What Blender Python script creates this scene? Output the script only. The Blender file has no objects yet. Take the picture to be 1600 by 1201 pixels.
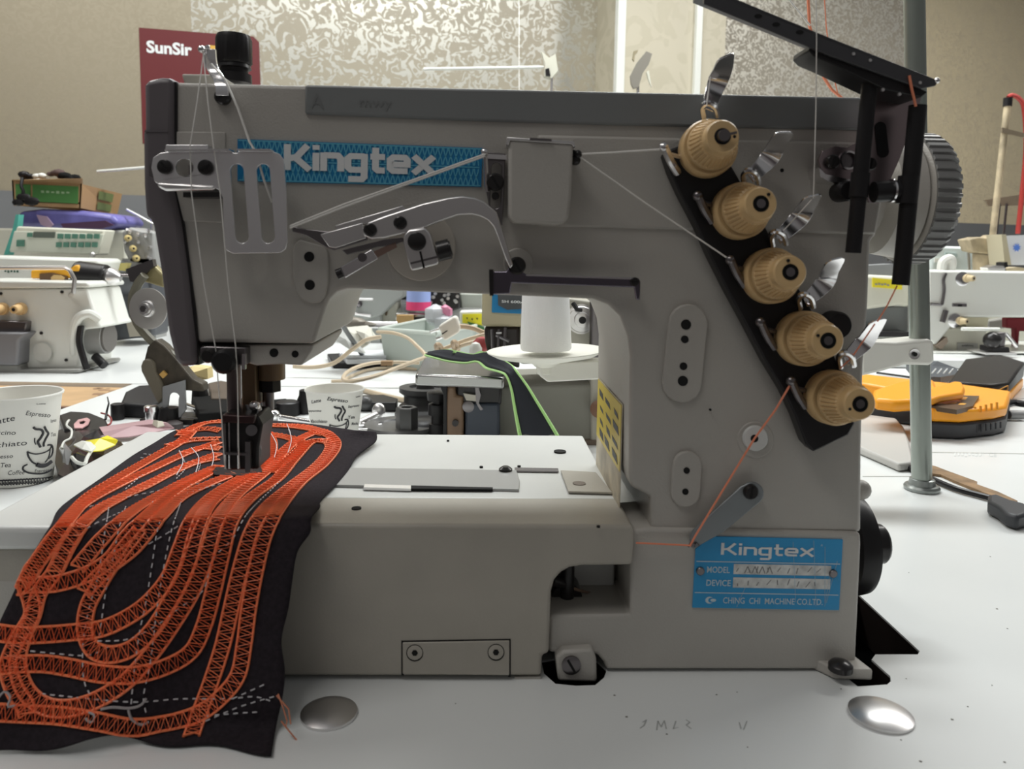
import bpy, bmesh, math, random
from mathutils import Vector, Matrix
from mathutils.bvhtree import BVHTree
from mathutils.geometry import tessellate_polygon
random.seed(7)
S = bpy.context.scene
COL = S.collection
# ---------------------------------------------------------------- camera
FPX = 1200.0                      # focal length in pixels of the 1600-wide frame
CAMZ = 0.985
PITCH, ROLL = math.radians(5.31), math.radians(0.95)
fw = Vector((0, math.cos(PITCH), -math.sin(PITCH)))
up0 = Vector((0, math.sin(PITCH), math.cos(PITCH))); r0 = Vector((1, 0, 0))
RT = r0*math.cos(ROLL) + up0*math.sin(ROLL)
UP = up0*math.cos(ROLL) - r0*math.sin(ROLL)
CP = Vector((0, 0, CAMZ))
cd = bpy.data.cameras.new('camera'); cam = bpy.data.objects.new('camera', cd); COL.objects.link(cam)
cam.matrix_world = Matrix((( RT.x, UP.x, -fw.x, CP.x), (RT.y, UP.y, -fw.y, CP.y), (RT.z, UP.z, -fw.z, CP.z), (0, 0, 0, 1)))
cd.sensor_width = 36; cd.lens = FPX/1600*36; cd.shift_y = -97/1600
cd.clip_start = 0.01; cd.clip_end = 60
cd.dof.use_dof = True; cd.dof.focus_distance = 0.62; cd.dof.aperture_fstop = 15
S.camera = cam
# ---------------------------------------------------------------- world, lights, exposure
S.view_settings.view_transform = 'Standard'; S.view_settings.look = 'None'
S.view_settings.exposure = 0.0; S.view_settings.gamma = 1; S.view_settings.use_curve_mapping = False
W = bpy.data.worlds.new('room_air'); S.world = W; W.use_nodes = True
wn = W.node_tree; wn.nodes.clear()
wo = wn.nodes.new('ShaderNodeOutputWorld'); wb = wn.nodes.new('ShaderNodeBackground')
wt = wn.nodes.new('ShaderNodeTexCoord'); ws = wn.nodes.new('ShaderNodeSeparateXYZ')
wr = wn.nodes.new('ShaderNodeValToRGB'); wm = wn.nodes.new('ShaderNodeMath'); wm.operation = 'MULTIPLY_ADD'
wm.inputs[1].default_value = .5; wm.inputs[2].default_value = .5
wn.links.new(wt.outputs['Generated'], ws.inputs[0]); wn.links.new(ws.outputs['Z'], wm.inputs[0])
wn.links.new(wm.outputs[0], wr.inputs[0]); wn.links.new(wr.outputs[0], wb.inputs[0]); wn.links.new(wb.outputs[0], wo.inputs[0])
el = wr.color_ramp.elements
el[0].position = 0.0; el[0].color = (.05, .045, .045, 1)
el[1].position = 1.0; el[1].color = (.42, .43, .44, 1)
for p, c in ((.42, (.13, .11, .11, 1)), (.56, (.34, .32, .31, 1)), (.75, (.44, .44, .44, 1))):
    e = el.new(p); e.color = c
wb.inputs[1].default_value = 0.34
def area(name, loc, tgt, sx, sy, power, col=(1, .98, .95)):
    l = bpy.data.lights.new(name, 'AREA'); l.shape = 'RECTANGLE'; l.size = sx; l.size_y = sy; l.energy = power; l.color = col
    o = bpy.data.objects.new(name, l); COL.objects.link(o); o.location = loc
    o.rotation_euler = (Vector(tgt)-Vector(loc)).to_track_quat('-Z', 'Y').to_euler(); return o
area('ceiling_tube_and_fill', (0.1, 1.75, 2.5), (0.1, 1.7, 0), 1.6, .30, 44, (.97, 1, .99))
area('ceiling_tube_and_fill', (1.9, 1.9, 2.6), (1.8, 1.7, 0), 1.3, .3, 32, (1, .99, .95))
area('ceiling_tube_and_fill', (-1.5, 1.5, 2.6), (-1.4, 1.5, 0), 1.3, .3, 17, (1, .98, .94))
area('ceiling_tube_and_fill', (-.75, -.1, 2.45), (-.3, .35, .8), 1.3, .3, 7.5, (1, .97, .93))  # fill lamp, added overhead at the left to brighten the hanging cloth
# ---------------------------------------------------------------- projection of photo measurements on real planes
def ray(px, py): return RT*((px-800)/FPX) + UP*((503.5-py)/FPX) + fw
def on_z(px, py, z):
    d = ray(px, py); return CP + d*((z-CP.z)/d.z)
def on_y(px, py, y):
    d = ray(px, py); return CP + d*(y/d.y)
class Frame:
    def __init__(s, o, yaw):
        s.o = Vector(o); a = math.radians(yaw)
        s.u = Vector((math.cos(a), math.sin(a), 0)); s.n = Vector((-math.sin(a), math.cos(a), 0))
    def on(s, px, py, d=0):
        r = ray(px, py); t = ((s.o-CP).dot(s.n)+d)/r.dot(s.n); return CP + r*t
    def P(s, a, d, z): return Vector((s.o.x, s.o.y, 0)) + s.u*a + s.n*d + Vector((0, 0, z))
    def sz(s, px, py, d=0):
        p = s.on(px, py, d); return ((p-s.o).dot(s.u), p.z)
TZ = 0.75
M = Frame(on_z(1000, 1047, TZ), 2.15)          # front plane of the big machine
WALL = Frame((-1.58, 2.40, 0), 19.5)           # back wall
def fy(y, yaw=0): return Frame((0, y, 0), yaw)
# ---------------------------------------------------------------- materials
MATS = {}
def mat(name, col, rough=.5, metal=0, noise=0, nscale=40, bump=0, bscale=200, spec=.5, trans=0, alpha=1, coat=0):
    if name in MATS: return MATS[name]
    m = bpy.data.materials.new(name); m.use_nodes = True; nt = m.node_tree; b = nt.nodes['Principled BSDF']
    b.inputs['Base Color'].default_value = (*col, 1); b.inputs['Roughness'].default_value = rough; b.inputs['Metallic'].default_value = metal
    b.inputs['Specular IOR Level'].default_value = spec; b.inputs['Transmission Weight'].default_value = trans; b.inputs['Alpha'].default_value = alpha
    b.inputs['Coat Weight'].default_value = coat
    if noise or bump: tc = nt.nodes.new('ShaderNodeTexCoord')
    if noise:
        n = nt.nodes.new('ShaderNodeTexNoise'); n.inputs['Scale'].default_value = nscale; n.inputs['Detail'].default_value = 6
        r = nt.nodes.new('ShaderNodeValToRGB'); r.color_ramp.elements[0].position = .3; r.color_ramp.elements[1].position = .7
        r.color_ramp.elements[0].color = (*[c*(1-noise) for c in col], 1); r.color_ramp.elements[1].color = (*[min(1, c*(1+noise*.5)) for c in col], 1)
        nt.links.new(tc.outputs['Object'], n.inputs['Vector']); nt.links.new(n.outputs[0], r.inputs[0]); nt.links.new(r.outputs[0], b.inputs['Base Color'])
    if bump:
        n2 = nt.nodes.new('ShaderNodeTexNoise'); n2.inputs['Scale'].default_value = bscale; n2.inputs['Detail'].default_value = 3
        bp = nt.nodes.new('ShaderNodeBump'); bp.inputs['Strength'].default_value = bump; bp.inputs['Distance'].default_value = .001
        nt.links.new(tc.outputs['Object'], n2.inputs['Vector']); nt.links.new(n2.outputs[0], bp.inputs['Height']); nt.links.new(bp.outputs[0], b.inputs['Normal'])
    MATS[name] = m; return m
PAINT = mat('grey_hammer_paint', (.47, .448, .41), .42, noise=.06, nscale=14, bump=.25, bscale=900)
BEDP = mat('bed_paint', (.70, .71, .69), .32, noise=.04, nscale=12)
CREAM = mat('front_cover_paint', (.44, .41, .355), .42, noise=.06, nscale=30, bump=.1, bscale=700)
DKGREY = mat('dark_grey_cover', (.135, .12, .128), .38)
TOPGREY = mat('top_cover_grey', (.215, .225, .225), .35)
CHROME = mat('chrome', (.86, .85, .86), .17, 1)
PLATE = mat('guide_plate_chrome', (.93, .92, .93), .36, 1)
STEEL = mat('brushed_steel', (.78, .765, .76), .33, 1)
DSTEEL = mat('dark_steel', (.22, .205, .21), .32, 1)
MAUVE = mat('blued_steel', (.20, .18, .22), .25, 1)
BLACK = mat('black_plastic', (.016, .015, .016), .38, spec=.3)
BLKMET = mat('black_oxide', (.03, .028, .028), .28, .4)
MATBLK = mat('matt_black', (.008, .008, .008), .8, spec=.15)
HOLE = mat('hole_dark', (.006, .006, .006), .9)
TAN = mat('tan_plastic', (.70, .48, .235), .36, noise=.05, nscale=60)
WHITE = mat('white_laminate', (.80, .82, .81), .28, noise=.03, nscale=8)
OFFW = mat('white_enamel', (.78, .79, .74), .30)
CREAMW = mat('cream_enamel', (.66, .65, .55), .35)
BLUE = mat('sign_blue', (.012, .30, .62), .3)
BLUE2 = mat('plate_blue', (.008, .21, .46), .45, noise=.12, nscale=90)
PRINT = mat('print_white', (.78, .80, .80), .35)
BRASSB = mat('bronze', (.20, .14, .085), .4, .5)
WOOD = mat('raw_wood', (.55, .36, .19), .6, noise=.15, nscale=18)
DWOOD = mat('dark_wood_edge', (.20, .10, .06), .6, noise=.3, nscale=30)
INK = mat('print_black', (.03, .03, .035), .5)
THW = mat('white_thread', (.80, .78, .74), .6)
THO = mat('orange_thread', (.90, .30, .17), .6)
STO = mat('orange_stitch_yarn', (1.0, .25, .10), .5)
STW = mat('white_stitch_yarn', (.62, .60, .62), .6)
# ---------------------------------------------------------------- mesh builder
def lerp(a, b, t): return a + (b-a)*t
def circ(cx, cy, r, n=24, ry=None, a0=0):
    ry = r if ry is None else ry
    return [(cx+r*math.cos(a0+2*math.pi*i/n), cy+ry*math.sin(a0+2*math.pi*i/n)) for i in range(n)]
def slot(cx, cy, hw, hh, lean=0, n=8):
    """vertical oblong (rounded ends), lean = dx from top to bottom"""
    pts = []
    for i in range(n+1):
        a = math.pi*i/n; pts.append((cx-lean/2+hw*math.cos(a), cy-hh+hw-hw*math.sin(a)))
    for i in range(n+1):
        a = math.pi*i/n; pts.append((cx+lean/2-hw*math.cos(a), cy+hh-hw+hw*math.sin(a)))
    return pts
def spline(pts, n=8, closed=False):
    P = [Vector(p) for p in pts]; out = []; m = len(P)
    for i in range(m if closed else m-1):
        if closed: a, b, c, d = P[(i-1) % m], P[i], P[(i+1) % m], P[(i+2) % m]
        else: a, b, c, d = P[max(i-1, 0)], P[i], P[i+1], P[min(i+2, m-1)]
        for k in range(n):
            t = k/n
            out.append(.5*((2*b) + (c-a)*t + (2*a-5*b+4*c-d)*t*t + (3*b-a-3*c+d)*t*t*t))
    if not closed: out.append(P[-1])
    return out
class MB:
    def __init__(s): s.v = []; s.f = []
    def add(s, v, f):
        o = len(s.v); s.v += [Vector(x) for x in v]; s.f += [[i+o for i in q] for q in f]; return s
    def loops(s, front, back_off, holes=()):
        """front: list of 3D points (planar loop), extruded by vector back_off"""
        loops = [list(front)] + [list(h) for h in holes]; off = Vector(back_off)
        if not holes:
            n = len(front); v = list(front)+[p+off for p in front]
            f = [list(range(n)), list(range(2*n-1, n-1, -1))] + [[i, n+i, n+(i+1) % n, (i+1) % n][::-1] for i in range(n)]
            return s.add(v, f)
        flat = [p for l in loops for p in l]; tr = tessellate_polygon(loops); N = len(flat)
        v = flat+[p+off for p in flat]; f = [list(t) for t in tr]+[[i+N for i in t][::-1] for t in tr]
        o = 0
        for l in loops:
            n = len(l); f += [[o+i, o+(i+1) % n, N+o+(i+1) % n, N+o+i] for i in range(n)]; o += n
        return s.add(v, f)
    def prism(s, px, d0, d1, fr=None, holes=()):
        fr = fr or M
        return s.loops([fr.on(x, y, d0) for x, y in px], fr.n*(d1-d0), [[fr.on(x, y, d0) for x, y in h] for h in holes])
    def slab(s, px, z0, z1, holes=()):
        """outline read on the horizontal plane z1 (top), thickness down to z0"""
        return s.loops([on_z(x, y, z1) for x, y in px], Vector((0, 0, z0-z1)), [[on_z(x, y, z1) for x, y in h] for h in holes])
    def fbox(s, fr, a0, a1, d0, d1, z0, z1):
        return s.loops([fr.P(a0, d0, z0), fr.P(a1, d0, z0), fr.P(a1, d0, z1), fr.P(a0, d0, z1)], fr.n*(d1-d0))
    def box(s, c, sz, rz=0, rx=0, ry=0):
        R = Matrix.Rotation(rz, 3, 'Z') @ Matrix.Rotation(ry, 3, 'Y') @ Matrix.Rotation(rx, 3, 'X'); c = Vector(c); h = Vector(sz)/2
        v = [c+R@Vector((x*h.x, y*h.y, z*h.z)) for x in (-1, 1) for y in (-1, 1) for z in (-1, 1)]
        return s.add(v, [[0, 1, 3, 2], [4, 6, 7, 5], [0, 4, 5, 1], [2, 3, 7, 6], [0, 2, 6, 4], [1, 5, 7, 3]])
    def lathe(s, p0, p1, prof, n=32, cap=True):
        """prof: list of (t along p0->p1 in metres, radius)"""
        p0 = Vector(p0); ax = (Vector(p1)-p0).normalized(); q = ax.to_track_quat('Z', 'Y'); a = q@Vector((1, 0, 0)); b = q@Vector((0, 1, 0))
        v = []; f = []
        for t, r in prof:
            for i in range(n):
                th = 2*math.pi*i/n; rr = r(th) if callable(r) else r
                v.append(p0+ax*t+a*rr*math.cos(th)+b*rr*math.sin(th))
        for k in range(len(prof)-1):
            for i in range(n): f.append([k*n+i, k*n+(i+1) % n, (k+1)*n+(i+1) % n, (k+1)*n+i])
        if cap: f.append(list(range(n))[::-1]); f.append([(len(prof)-1)*n+i for i in range(n)])
        return s.add(v, f)
    def cyl(s, p0, p1, r0, r1=None, n=24):
        L = (Vector(p1)-Vector(p0)).length; return s.lathe(p0, p1, [(0, r0), (L, r0 if r1 is None else r1)], n)
    def disc(s, px, py, rpx, d0, d1, fr=None, n=28, hole=0):
        return s.prism(circ(px, py, rpx, n), d0, d1, fr, [circ(px, py, hole, 16)] if hole else ())
    def tube(s, pts, r, n=6, cap=True, r1=None):
        P = [Vector(p) for p in pts]; m = len(P)
        if m < 2: return s
        T = [(P[min(i+1, m-1)]-P[max(i-1, 0)]).normalized() for i in range(m)]
        nv = T[0].orthogonal().normalized(); v = []; f = []
        for i in range(m):
            nv = (nv - T[i]*nv.dot(T[i]));
            nv = nv.normalized() if nv.length > 1e-9 else T[i].orthogonal().normalized()
            b = T[i].cross(nv); rr = r if r1 is None else lerp(r, r1, i/(m-1))
            for k in range(n):
                th = 2*math.pi*k/n; v.append(P[i]+nv*rr*math.cos(th)+b*rr*math.sin(th))
        for i in range(m-1):
            for k in range(n): f.append([i*n+k, i*n+(k+1) % n, (i+1)*n+(k+1) % n, (i+1)*n+k])
        if cap: f.append(list(range(n))[::-1]); f.append([(m-1)*n+k for k in range(n)])
        return s.add(v, f)
    def ribbon(s, pts, wvec, th, tvec=None):
        """bent strip: centre line pts, half-width vectors, thickness along tvec (list or single)"""
        m = len(pts); v = []; f = []
        for i, p in enumerate(pts):
            w = wvec[i] if isinstance(wvec, list) else wvec
            T = (Vector(pts[min(i+1, m-1)])-Vector(pts[max(i-1, 0)])).normalized(); nn = T.cross(w).normalized()*th/2
            p = Vector(p); v += [p-w-nn, p+w-nn, p+w+nn, p-w+nn]
        for i in range(m-1):
            a = i*4; b = a+4
            for k in range(4): f.append([a+k, a+(k+1) % 4, b+(k+1) % 4, b+k])
        f.append([3, 2, 1, 0]); f.append([(m-1)*4+k for k in range(4)])
        return s.add(v, f)
    def ball(s, c, r, n=16, sq=(1, 1, 1)):
        c = Vector(c); v = [c+Vector((0, 0, r*sq[2]))]; f = []; h = n//2
        for i in range(1, h):
            a = math.pi*i/h
            for j in range(n): th = 2*math.pi*j/n; v.append(c+Vector((r*sq[0]*math.sin(a)*math.cos(th), r*sq[1]*math.sin(a)*math.sin(th), r*sq[2]*math.cos(a))))
        v.append(c-Vector((0, 0, r*sq[2]))); L = len(v)-1
        for j in range(n): f.append([0, 1+j, 1+(j+1) % n]); f.append([L, L-n+(j+1) % n, L-n+j])
        for i in range(h-2):
            for j in range(n): a = 1+i*n; f.append([a+j, a+n+j, a+n+(j+1) % n, a+(j+1) % n])
        return s.add(v, f)
    def build(s, name, m, parent=None, bevel=0, seg=2, smooth=True, ang=35, recalc=True, loc=None):
        me = bpy.data.meshes.new(name)
        r = parent
        base = Vector((0, 0, 0))
        if r is not None:
            q = r
            while q is not None: base += q.location; q = q.parent
        else:
            xs = [v.x for v in s.v]; ys = [v.y for v in s.v]; zs = [v.z for v in s.v]
            base = Vector(loc) if loc is not None else Vector(((min(xs)+max(xs))/2, (min(ys)+max(ys))/2, min(zs)))
        me.from_pydata([v-base for v in s.v], [], s.f); me.validate()
        if recalc:
            bm = bmesh.new(); bm.from_mesh(me); bmesh.ops.recalc_face_normals(bm, faces=bm.faces); bm.to_mesh(me); bm.free()
        if smooth:
            me.polygons.foreach_set('use_smooth', [True]*len(me.polygons)); me.set_sharp_from_angle(angle=math.radians(ang))
        me.materials.append(m)
        o = bpy.data.objects.new(name, me); COL.objects.link(o)
        if parent is not None: o.parent = parent
        else: o.location = base
        if bevel:
            b = o.modifiers.new('bevel', 'BEVEL'); b.width = bevel; b.segments = seg; b.limit_method = 'ANGLE'; b.angle_limit = math.radians(40)
        return o
def thing(name, label, cat, loc, group=None):
    o = bpy.data.objects.new(name, None); COL.objects.link(o); o.location = loc; o.empty_display_size = .02
    o['label'] = label; o['category'] = cat
    if group: o['group'] = group
    return o
def tag(o, label, cat, group=None):
    o['label'] = label; o['category'] = cat
    if group: o['group'] = group
    return o
def struct(o): o['kind'] = 'structure'; return o
def lab(o, l): o['label'] = l; return o
def copy_tree(o, parent=None):
    c = o.copy(); COL.objects.link(c)
    if parent is not None: c.parent = parent
    for ch in list(o.children): copy_tree(ch, c)
    return c
# ---------------------------------------------------------------- writing
def text_mesh(body, bold=0.0):
    cu = bpy.data.curves.new('t', 'FONT'); cu.body = body; cu.offset = bold; cu.resolution_u = 3
    ob = bpy.data.objects.new('t', cu); COL.objects.link(ob)
    dg = bpy.context.evaluated_depsgraph_get(); me = bpy.data.meshes.new_from_object(ob.evaluated_get(dg))
    v = [(p.co.x, p.co.y) for p in me.vertices]; f = [list(p.vertices) for p in me.polygons]
    bpy.data.objects.remove(ob); bpy.data.curves.remove(cu); bpy.data.meshes.remove(me)
    return v, f
def write(mb, body, x0, y0, w, h, fn, bold=0.0, shear=0, full=False):
    """puts text in a box x0..x0+w, y0(baseline)..y0+h in the plate's own units; fn maps (x,y)->3D"""
    v, f = text_mesh(body, bold)
    if not v: return
    xa = min(p[0] for p in v); xb = max(p[0] for p in v); cap = .70
    if full: ya = min(p[1] for p in v); cap = max(p[1] for p in v)-ya
    else: ya = 0
    V = []
    for x, y in v:
        yy = (y-ya)/cap; V.append(fn(x0+(x-xa)/(xb-xa)*w+shear*yy*h, y0+yy*h))
    mb.add(V, f)
def quad(tl, tr, br, bl, fr, d):
    A, B, C, D = fr.on(*tl, d), fr.on(*tr, d), fr.on(*br, d), fr.on(*bl, d)
    return lambda x, y: (A*(1-x)+B*x)*y + (D*(1-x)+C*x)*(1-y)      # x right, y up, both 0..1
def stroke(mb, pts, w, fn, asp=1.0):
    """flat stroke with mitred joints in unit coordinates (asp scales x widths)"""
    P = [Vector((p[0], p[1])) for p in pts]; m = len(P); L = []; R = []
    for i in range(m):
        a = (P[i]-P[i-1]).normalized() if i else (P[1]-P[0]).normalized()
        b = (P[i+1]-P[i]).normalized() if i < m-1 else a
        na = Vector((-a.y, a.x)); nb = Vector((-b.y, b.x)); n = na+nb
        n = n.normalized() if n.length > 1e-6 else na; k = min(1/max(n.dot(na), .3), 2.2)*w/2
        L.append(P[i]+n*k); R.append(P[i]-n*k)
    v = [fn(p.x, p.y) for p in L]+[fn(p.x, p.y) for p in R]
    mb.add(v, [[i, i+1, m+i+1, m+i] for i in range(m-1)])
GLY = {   # stroke skeletons of the heavy square logo lettering, cap height 1
 'K': (.95, [[(.10, 0), (.10, 1)], [(.16, .46), (.40, .50), (.78, .98)], [(.34, .52), (.86, .02)]]),
 'i': (.28, [[(.12, 0), (.12, .70)], [(.12, .82), (.12, 1.0)]]),
 'n': (.82, [[(.10, 0), (.10, .72)], [(.10, .62), (.58, .62), (.68, .50), (.68, 0)]]),
 'g': (.84, [[(.66, .72), (.66, -.20), (.58, -.29), (.12, -.29)], [(.66, .62), (.20, .62), (.10, .52), (.10, .18), (.20, .08), (.66, .08)]]),
 't': (.60, [[(.20, .98), (.20, .16), (.28, .08), (.52, .08)], [(.02, .62), (.52, .62)]]),
 'e': (.84, [[(.12, .34), (.68, .34), (.68, .52), (.60, .62), (.20, .62), (.10, .52), (.10, .18), (.20, .08), (.70, .08)]]),
 'x': (.84, [[(.06, .70), (.74, .0)], [(.74, .70), (.06, .0)]]),
}
def logo(mb, word, x0, y0, w, h, fn, wt=.2):
    tot = sum(GLY[c][0] for c in word)-.1; x = 0
    for c in word:
        adv, st = GLY[c]
        for s_ in st:
            logo.k += 1; off = M.n*(-.00003*(logo.k % 7)); stroke(mb, [(a+x, b) for a, b in s_], wt, lambda a, b: fn(x0+a/tot*w, y0+b*h)+off)
        x += adv
logo.k = 0
def marks(mb, x0, y0, w, h, fn, n, seed=1):
    """illegible worn print: a row of short strokes"""
    rr_ = random.Random(seed)
    for k in range(n):
        a = x0+w*(k+.1)/n; b = a+w*.62/n; lo = y0+h*rr_.uniform(0, .25); hi = y0+h*rr_.uniform(.7, 1)
        mb.add([fn(a, lo), fn(b, lo), fn(b, hi), fn(a, hi)], [[0, 1, 2, 3]])
# ================================================================ MAIN MACHINE
BT = 0.838                                      # height of the bed's top plate
mach = thing('sewing_machine', 'large light grey flatbed coverstitch machine with blue name strip and five tan tension knobs', 'sewing machine', M.P(0, .06, TZ))
# --- cast body: arm + column in one C shape
arm = [(272, 128), (475, 133), (900, 144), (1300, 151), (1362, 154), (1378, 170), (1382, 300), (1369, 368), (1361, 376), (1357, 480), (1350, 570), (1347, 700), (1346, 832),
       (1017, 830), (1017, 776), (986, 760), (983, 740), (984, 600), (985, 558), (981, 525), (969, 494), (950, 476), (926, 467), (769, 460), (640, 455), (560, 451), (541, 451),
       (526, 456), (515, 467), (508, 482), (491, 537), (308, 535), (303, 495), (292, 425), (282, 348), (272, 300)]
MB().prism(arm, 0, .118).build('arm_body', PAINT, mach, bevel=.0022, seg=3)
b = MB().prism([(840, 210), (1345, 222), (1381, 226), (1380, 300), (1369, 366), (1340, 366), (1000, 357), (840, 353)], -.0016, .002)
b.build('upper_housing', PAINT, mach, bevel=.0014, seg=3)
# lower casting under the needle end
MB().prism([(312, 540), (490, 538), (488, 546), (471, 571), (440, 569), (400, 571), (386, 567), (384, 548), (312, 546)], .004, .09).build('needle_end_casting', PAINT, mach, bevel=.001)
# right column lower block and its lugs
base = [(985, 828), (1017, 825), (1345, 832), (1346, 850), (1341, 960), (1337, 1046), (947, 1046), (944, 1036), (932, 1022), (858, 1020), (858, 961), (985, 960)]
MB().prism(base, -.0025, .045).build('base_block', PAINT, mach, bevel=.002, seg=3)
sA = M.sz(1000, 900, .045)[0]; sB = M.sz(1337, 1040, 0)[0]; zB = M.sz(1200, 828, 0)[1]
MB().fbox(M, sA, sB, .04, .15, TZ+.0005, zB).build('base_rear_block', PAINT, mach, bevel=.003)
# dark linkage pocket seen in the opening
pk = MB().fbox(M, M.sz(850, 920, .05)[0], M.sz(1010, 920, .05)[0], .05, .06, TZ+.003, M.sz(900, 870, .05)[1]); pk.build('pocket_wall', PAINT, mach)
pk = MB(); p = M.on(886, 935, .02); pk.cyl(p, p+M.n*.03, .009); pk.cyl(p+Vector((0, 0, -.01)), p+Vector((0, 0, .03)), .004)
pk.cyl(M.on(862, 905, .015), M.on(884, 912, .02), .0035); pk.build('looper_shaft', BLKMET, mach)
MB().tube(spline([M.on(886, 915, .02), M.on(905, 922, .02), M.on(930, 930, .03), M.on(945, 955, .03)], 5), .0009).build('oil_tube', mat('oil_tube', (.25, .17, .12), .4), mach)
# front lugs with bolts
lug = MB().prism([(868, 1026), (880, 1017), (926, 1014), (932, 1030), (933, 1066), (872, 1064)], -.0085, .01); lug.build('mounting_lug', PAINT, mach, bevel=.0015)
lug = MB()
f0 = [M.P(M.sz(1262, 1046, 0)[0], .004, TZ+.0005), M.P(M.sz(1290, 1040, 0)[0], -.011, TZ+.0005), M.P(M.sz(1346, 1050, 0)[0], -.0125, TZ+.0005), M.P(M.sz(1338, 1040, 0)[0], .004, TZ+.0005)]
lug.loops(f0, Vector((0, 0, .0065))); lug.build('mounting_lug', PAINT, mach, bevel=.0012)
def bolt(px, py, r, d0, d1, parent, m=BLKMET, fr=None, name='screw', slotted=True):
    fr = fr or M; c = fr.on(px, py, d0); rr = r/FPX*(c-CP).dot(fw)
    q = MB(); L = d1-d0; q.lathe(c+fr.n*L, c, [(0, rr), (L*.75, rr), (L, rr*.8)], 20)
    if slotted: q2 = MB(); a = .5+px*.37; dx, dy = math.cos(a)*r*.75, math.sin(a)*r*.75; ox, oy = -math.sin(a)*r*.13, math.cos(a)*r*.13
    o = q.build(name, m, parent)
    if slotted:
        q2.prism([(px-dx+ox, py-dy+oy), (px+dx+ox, py+dy+oy), (px+dx-ox, py+dy-oy), (px-dx-ox, py-dy-oy)], d0-.0003, d0+.0002, fr); q2.build('screw_slot', HOLE, o)
    return o
c = M.on(893, 1040, -.009)
bolt(893, 1041, 15, -.0105, -.008, mach, DSTEEL)
p = on_z(1313, 1046, TZ+.007); q = MB(); q.lathe(p, p+Vector((0, 0, .006)), [(0, .0065), (.003, .0065), (.0045, .005), (.0055, .002)], 20); q.build('screw', BLKMET, mach)
# --- dark grey end cover (left)
ec = [(229, 124), (250, 120), (271, 121), (271, 204), (272, 300), (283, 352), (293, 425), (300, 490), (306, 540), (308, 571), (284, 573), (273, 566), (262, 520), (250, 425), (238, 352), (234, 344), (226, 338), (223, 290), (222, 208), (225, 200), (224, 132)]
MB().prism(ec, -.003, .112).build('end_cover', DKGREY, mach, bevel=.003, seg=3)
MB().prism([(226, 203), (262, 203), (262, 206), (226, 206)], -.0034, -.001).build('cover_seam', DKGREY, mach)
MB().prism([(266, 128), (276, 128), (276, 300), (288, 350), (298, 425), (306, 490), (311, 570), (303, 570), (296, 490), (288, 425), (277, 350), (266, 300)], -.001, .1).build('cover_gap_shade', BLACK, mach)  # black strip standing in for the shaded gap beside the end cover
# faint face plate outline
MB().prism([(272, 205), (352, 206), (352, 300), (350, 348), (300, 346), (284, 345), (272, 300)], -.0009, .001).build('face_panel', PAINT, mach, bevel=.0006)
# --- long grey top cover
tc = [(476, 132), (900, 142), (1346, 152), (1360, 154), (1360, 204), (1346, 203), (950, 195), (720, 188), (476, 178)]
MB().prism(tc, -.0018, .12).build('top_cover', TOPGREY, mach, bevel=.0012)
b = MB(); write(b, 'A', .02, .25, .05, .5, quad((476, 134), (900, 143), (900, 192), (476, 180), M, -.0021), 0); write(b, 'mwy', .2, .35, .12, .3, quad((476, 134), (900, 143), (900, 192), (476, 180), M, -.0021), 0)
b.build('scratched_letters', mat('scratch', (.185, .193, .193), .45), mach)
# --- oil sight knob on top
p = M.on(366, 125, .055); q = MB(); z = Vector((0, 0, 1))
q.lathe(p, p+z, [(-.002, .0100), (.003, .0098), (.0035, .0080), (.006, .0080), (.0065, .0098), (.010, .0088)], 24); q.build('oil_cap_neck', BLACK, mach)
def scal(r, n, k): return lambda th: r*(1+k*(math.cos(n*th) > 0))
q = MB(); q.lathe(p+z*.0088, p+z, [(0, .0095), (.001, scal(.0100, 9, .03)), (.0140, scal(.0100, 9, .03)), (.0165, .0092), (.0172, .005)], 72); q.build('oil_cap', BLACK, mach)
# --- upper thread guide hook
q = MB(); pts = spline([M.on(348, 150, -.003), M.on(346, 133, -.002), M.on(338, 117, .004), M.on(331, 105, .006), M.on(328, 92, .006), M.on(327, 77, .006)], 6)
q.ribbon(pts, M.u*.0033, .002); q.ball(M.on(315, 77, .003), .0019); q.tube([M.on(315, 77, .003), M.on(327, 73, .006)], .0012)
q.build('thread_hook', CHROME, mach, bevel=.0003)
MB().prism([(283, 115), (345, 116), (345, 134), (288, 132)], .02, .06).build('hook_base', mat('pale_rubber', (.5, .48, .42), .5), mach, bevel=.001)
bolt(346, 150, 12.5, -.0035, .0, mach)
# --- name strip
sq = [(371, 217), (754, 231), (752, 292), (371, 283)]
strip = MB().prism(sq, -.0008, .0005).build('name_strip', BLUE2, mach)
fn = quad((371, 217), (754, 231), (752, 292), (371, 283), M, -.0010)
b = MB()
for k in range(2):
    for j in range(46):
        x0 = .01+j*.0215; hh = .47
        for s_ in (-1, 1):
            pts = []
            for i in range(7):
                t = i/6; pts.append((x0+s_*.0085*math.cos(math.pi*t), .03+.43*t if k == 0 else .97-.43*t))
            if 0 < x0-.01 and x0+.01 < 1:
                P_ = [fn(*a) for a in pts]; b.ribbon(P_, M.u*.00028, .00004)
b.ribbon([fn(.19, .5), fn(.99, .5)], Vector((0, 0, .0003)), .00004)
for y_ in (.03, .97): b.ribbon([fn(.004, y_), fn(.996, y_)], Vector((0, 0, .0003)), .00004)
b.build('wave_pattern', mat('print_pale_blue', (.13, .50, .68), .4), strip)
b = MB(); logo(b, 'Kingtex', .19, .30, .61, .62, quad((371, 217), (754, 231), (752, 292), (371, 283), M, -.0013), .235); b.build('logo', PRINT, strip)
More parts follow.
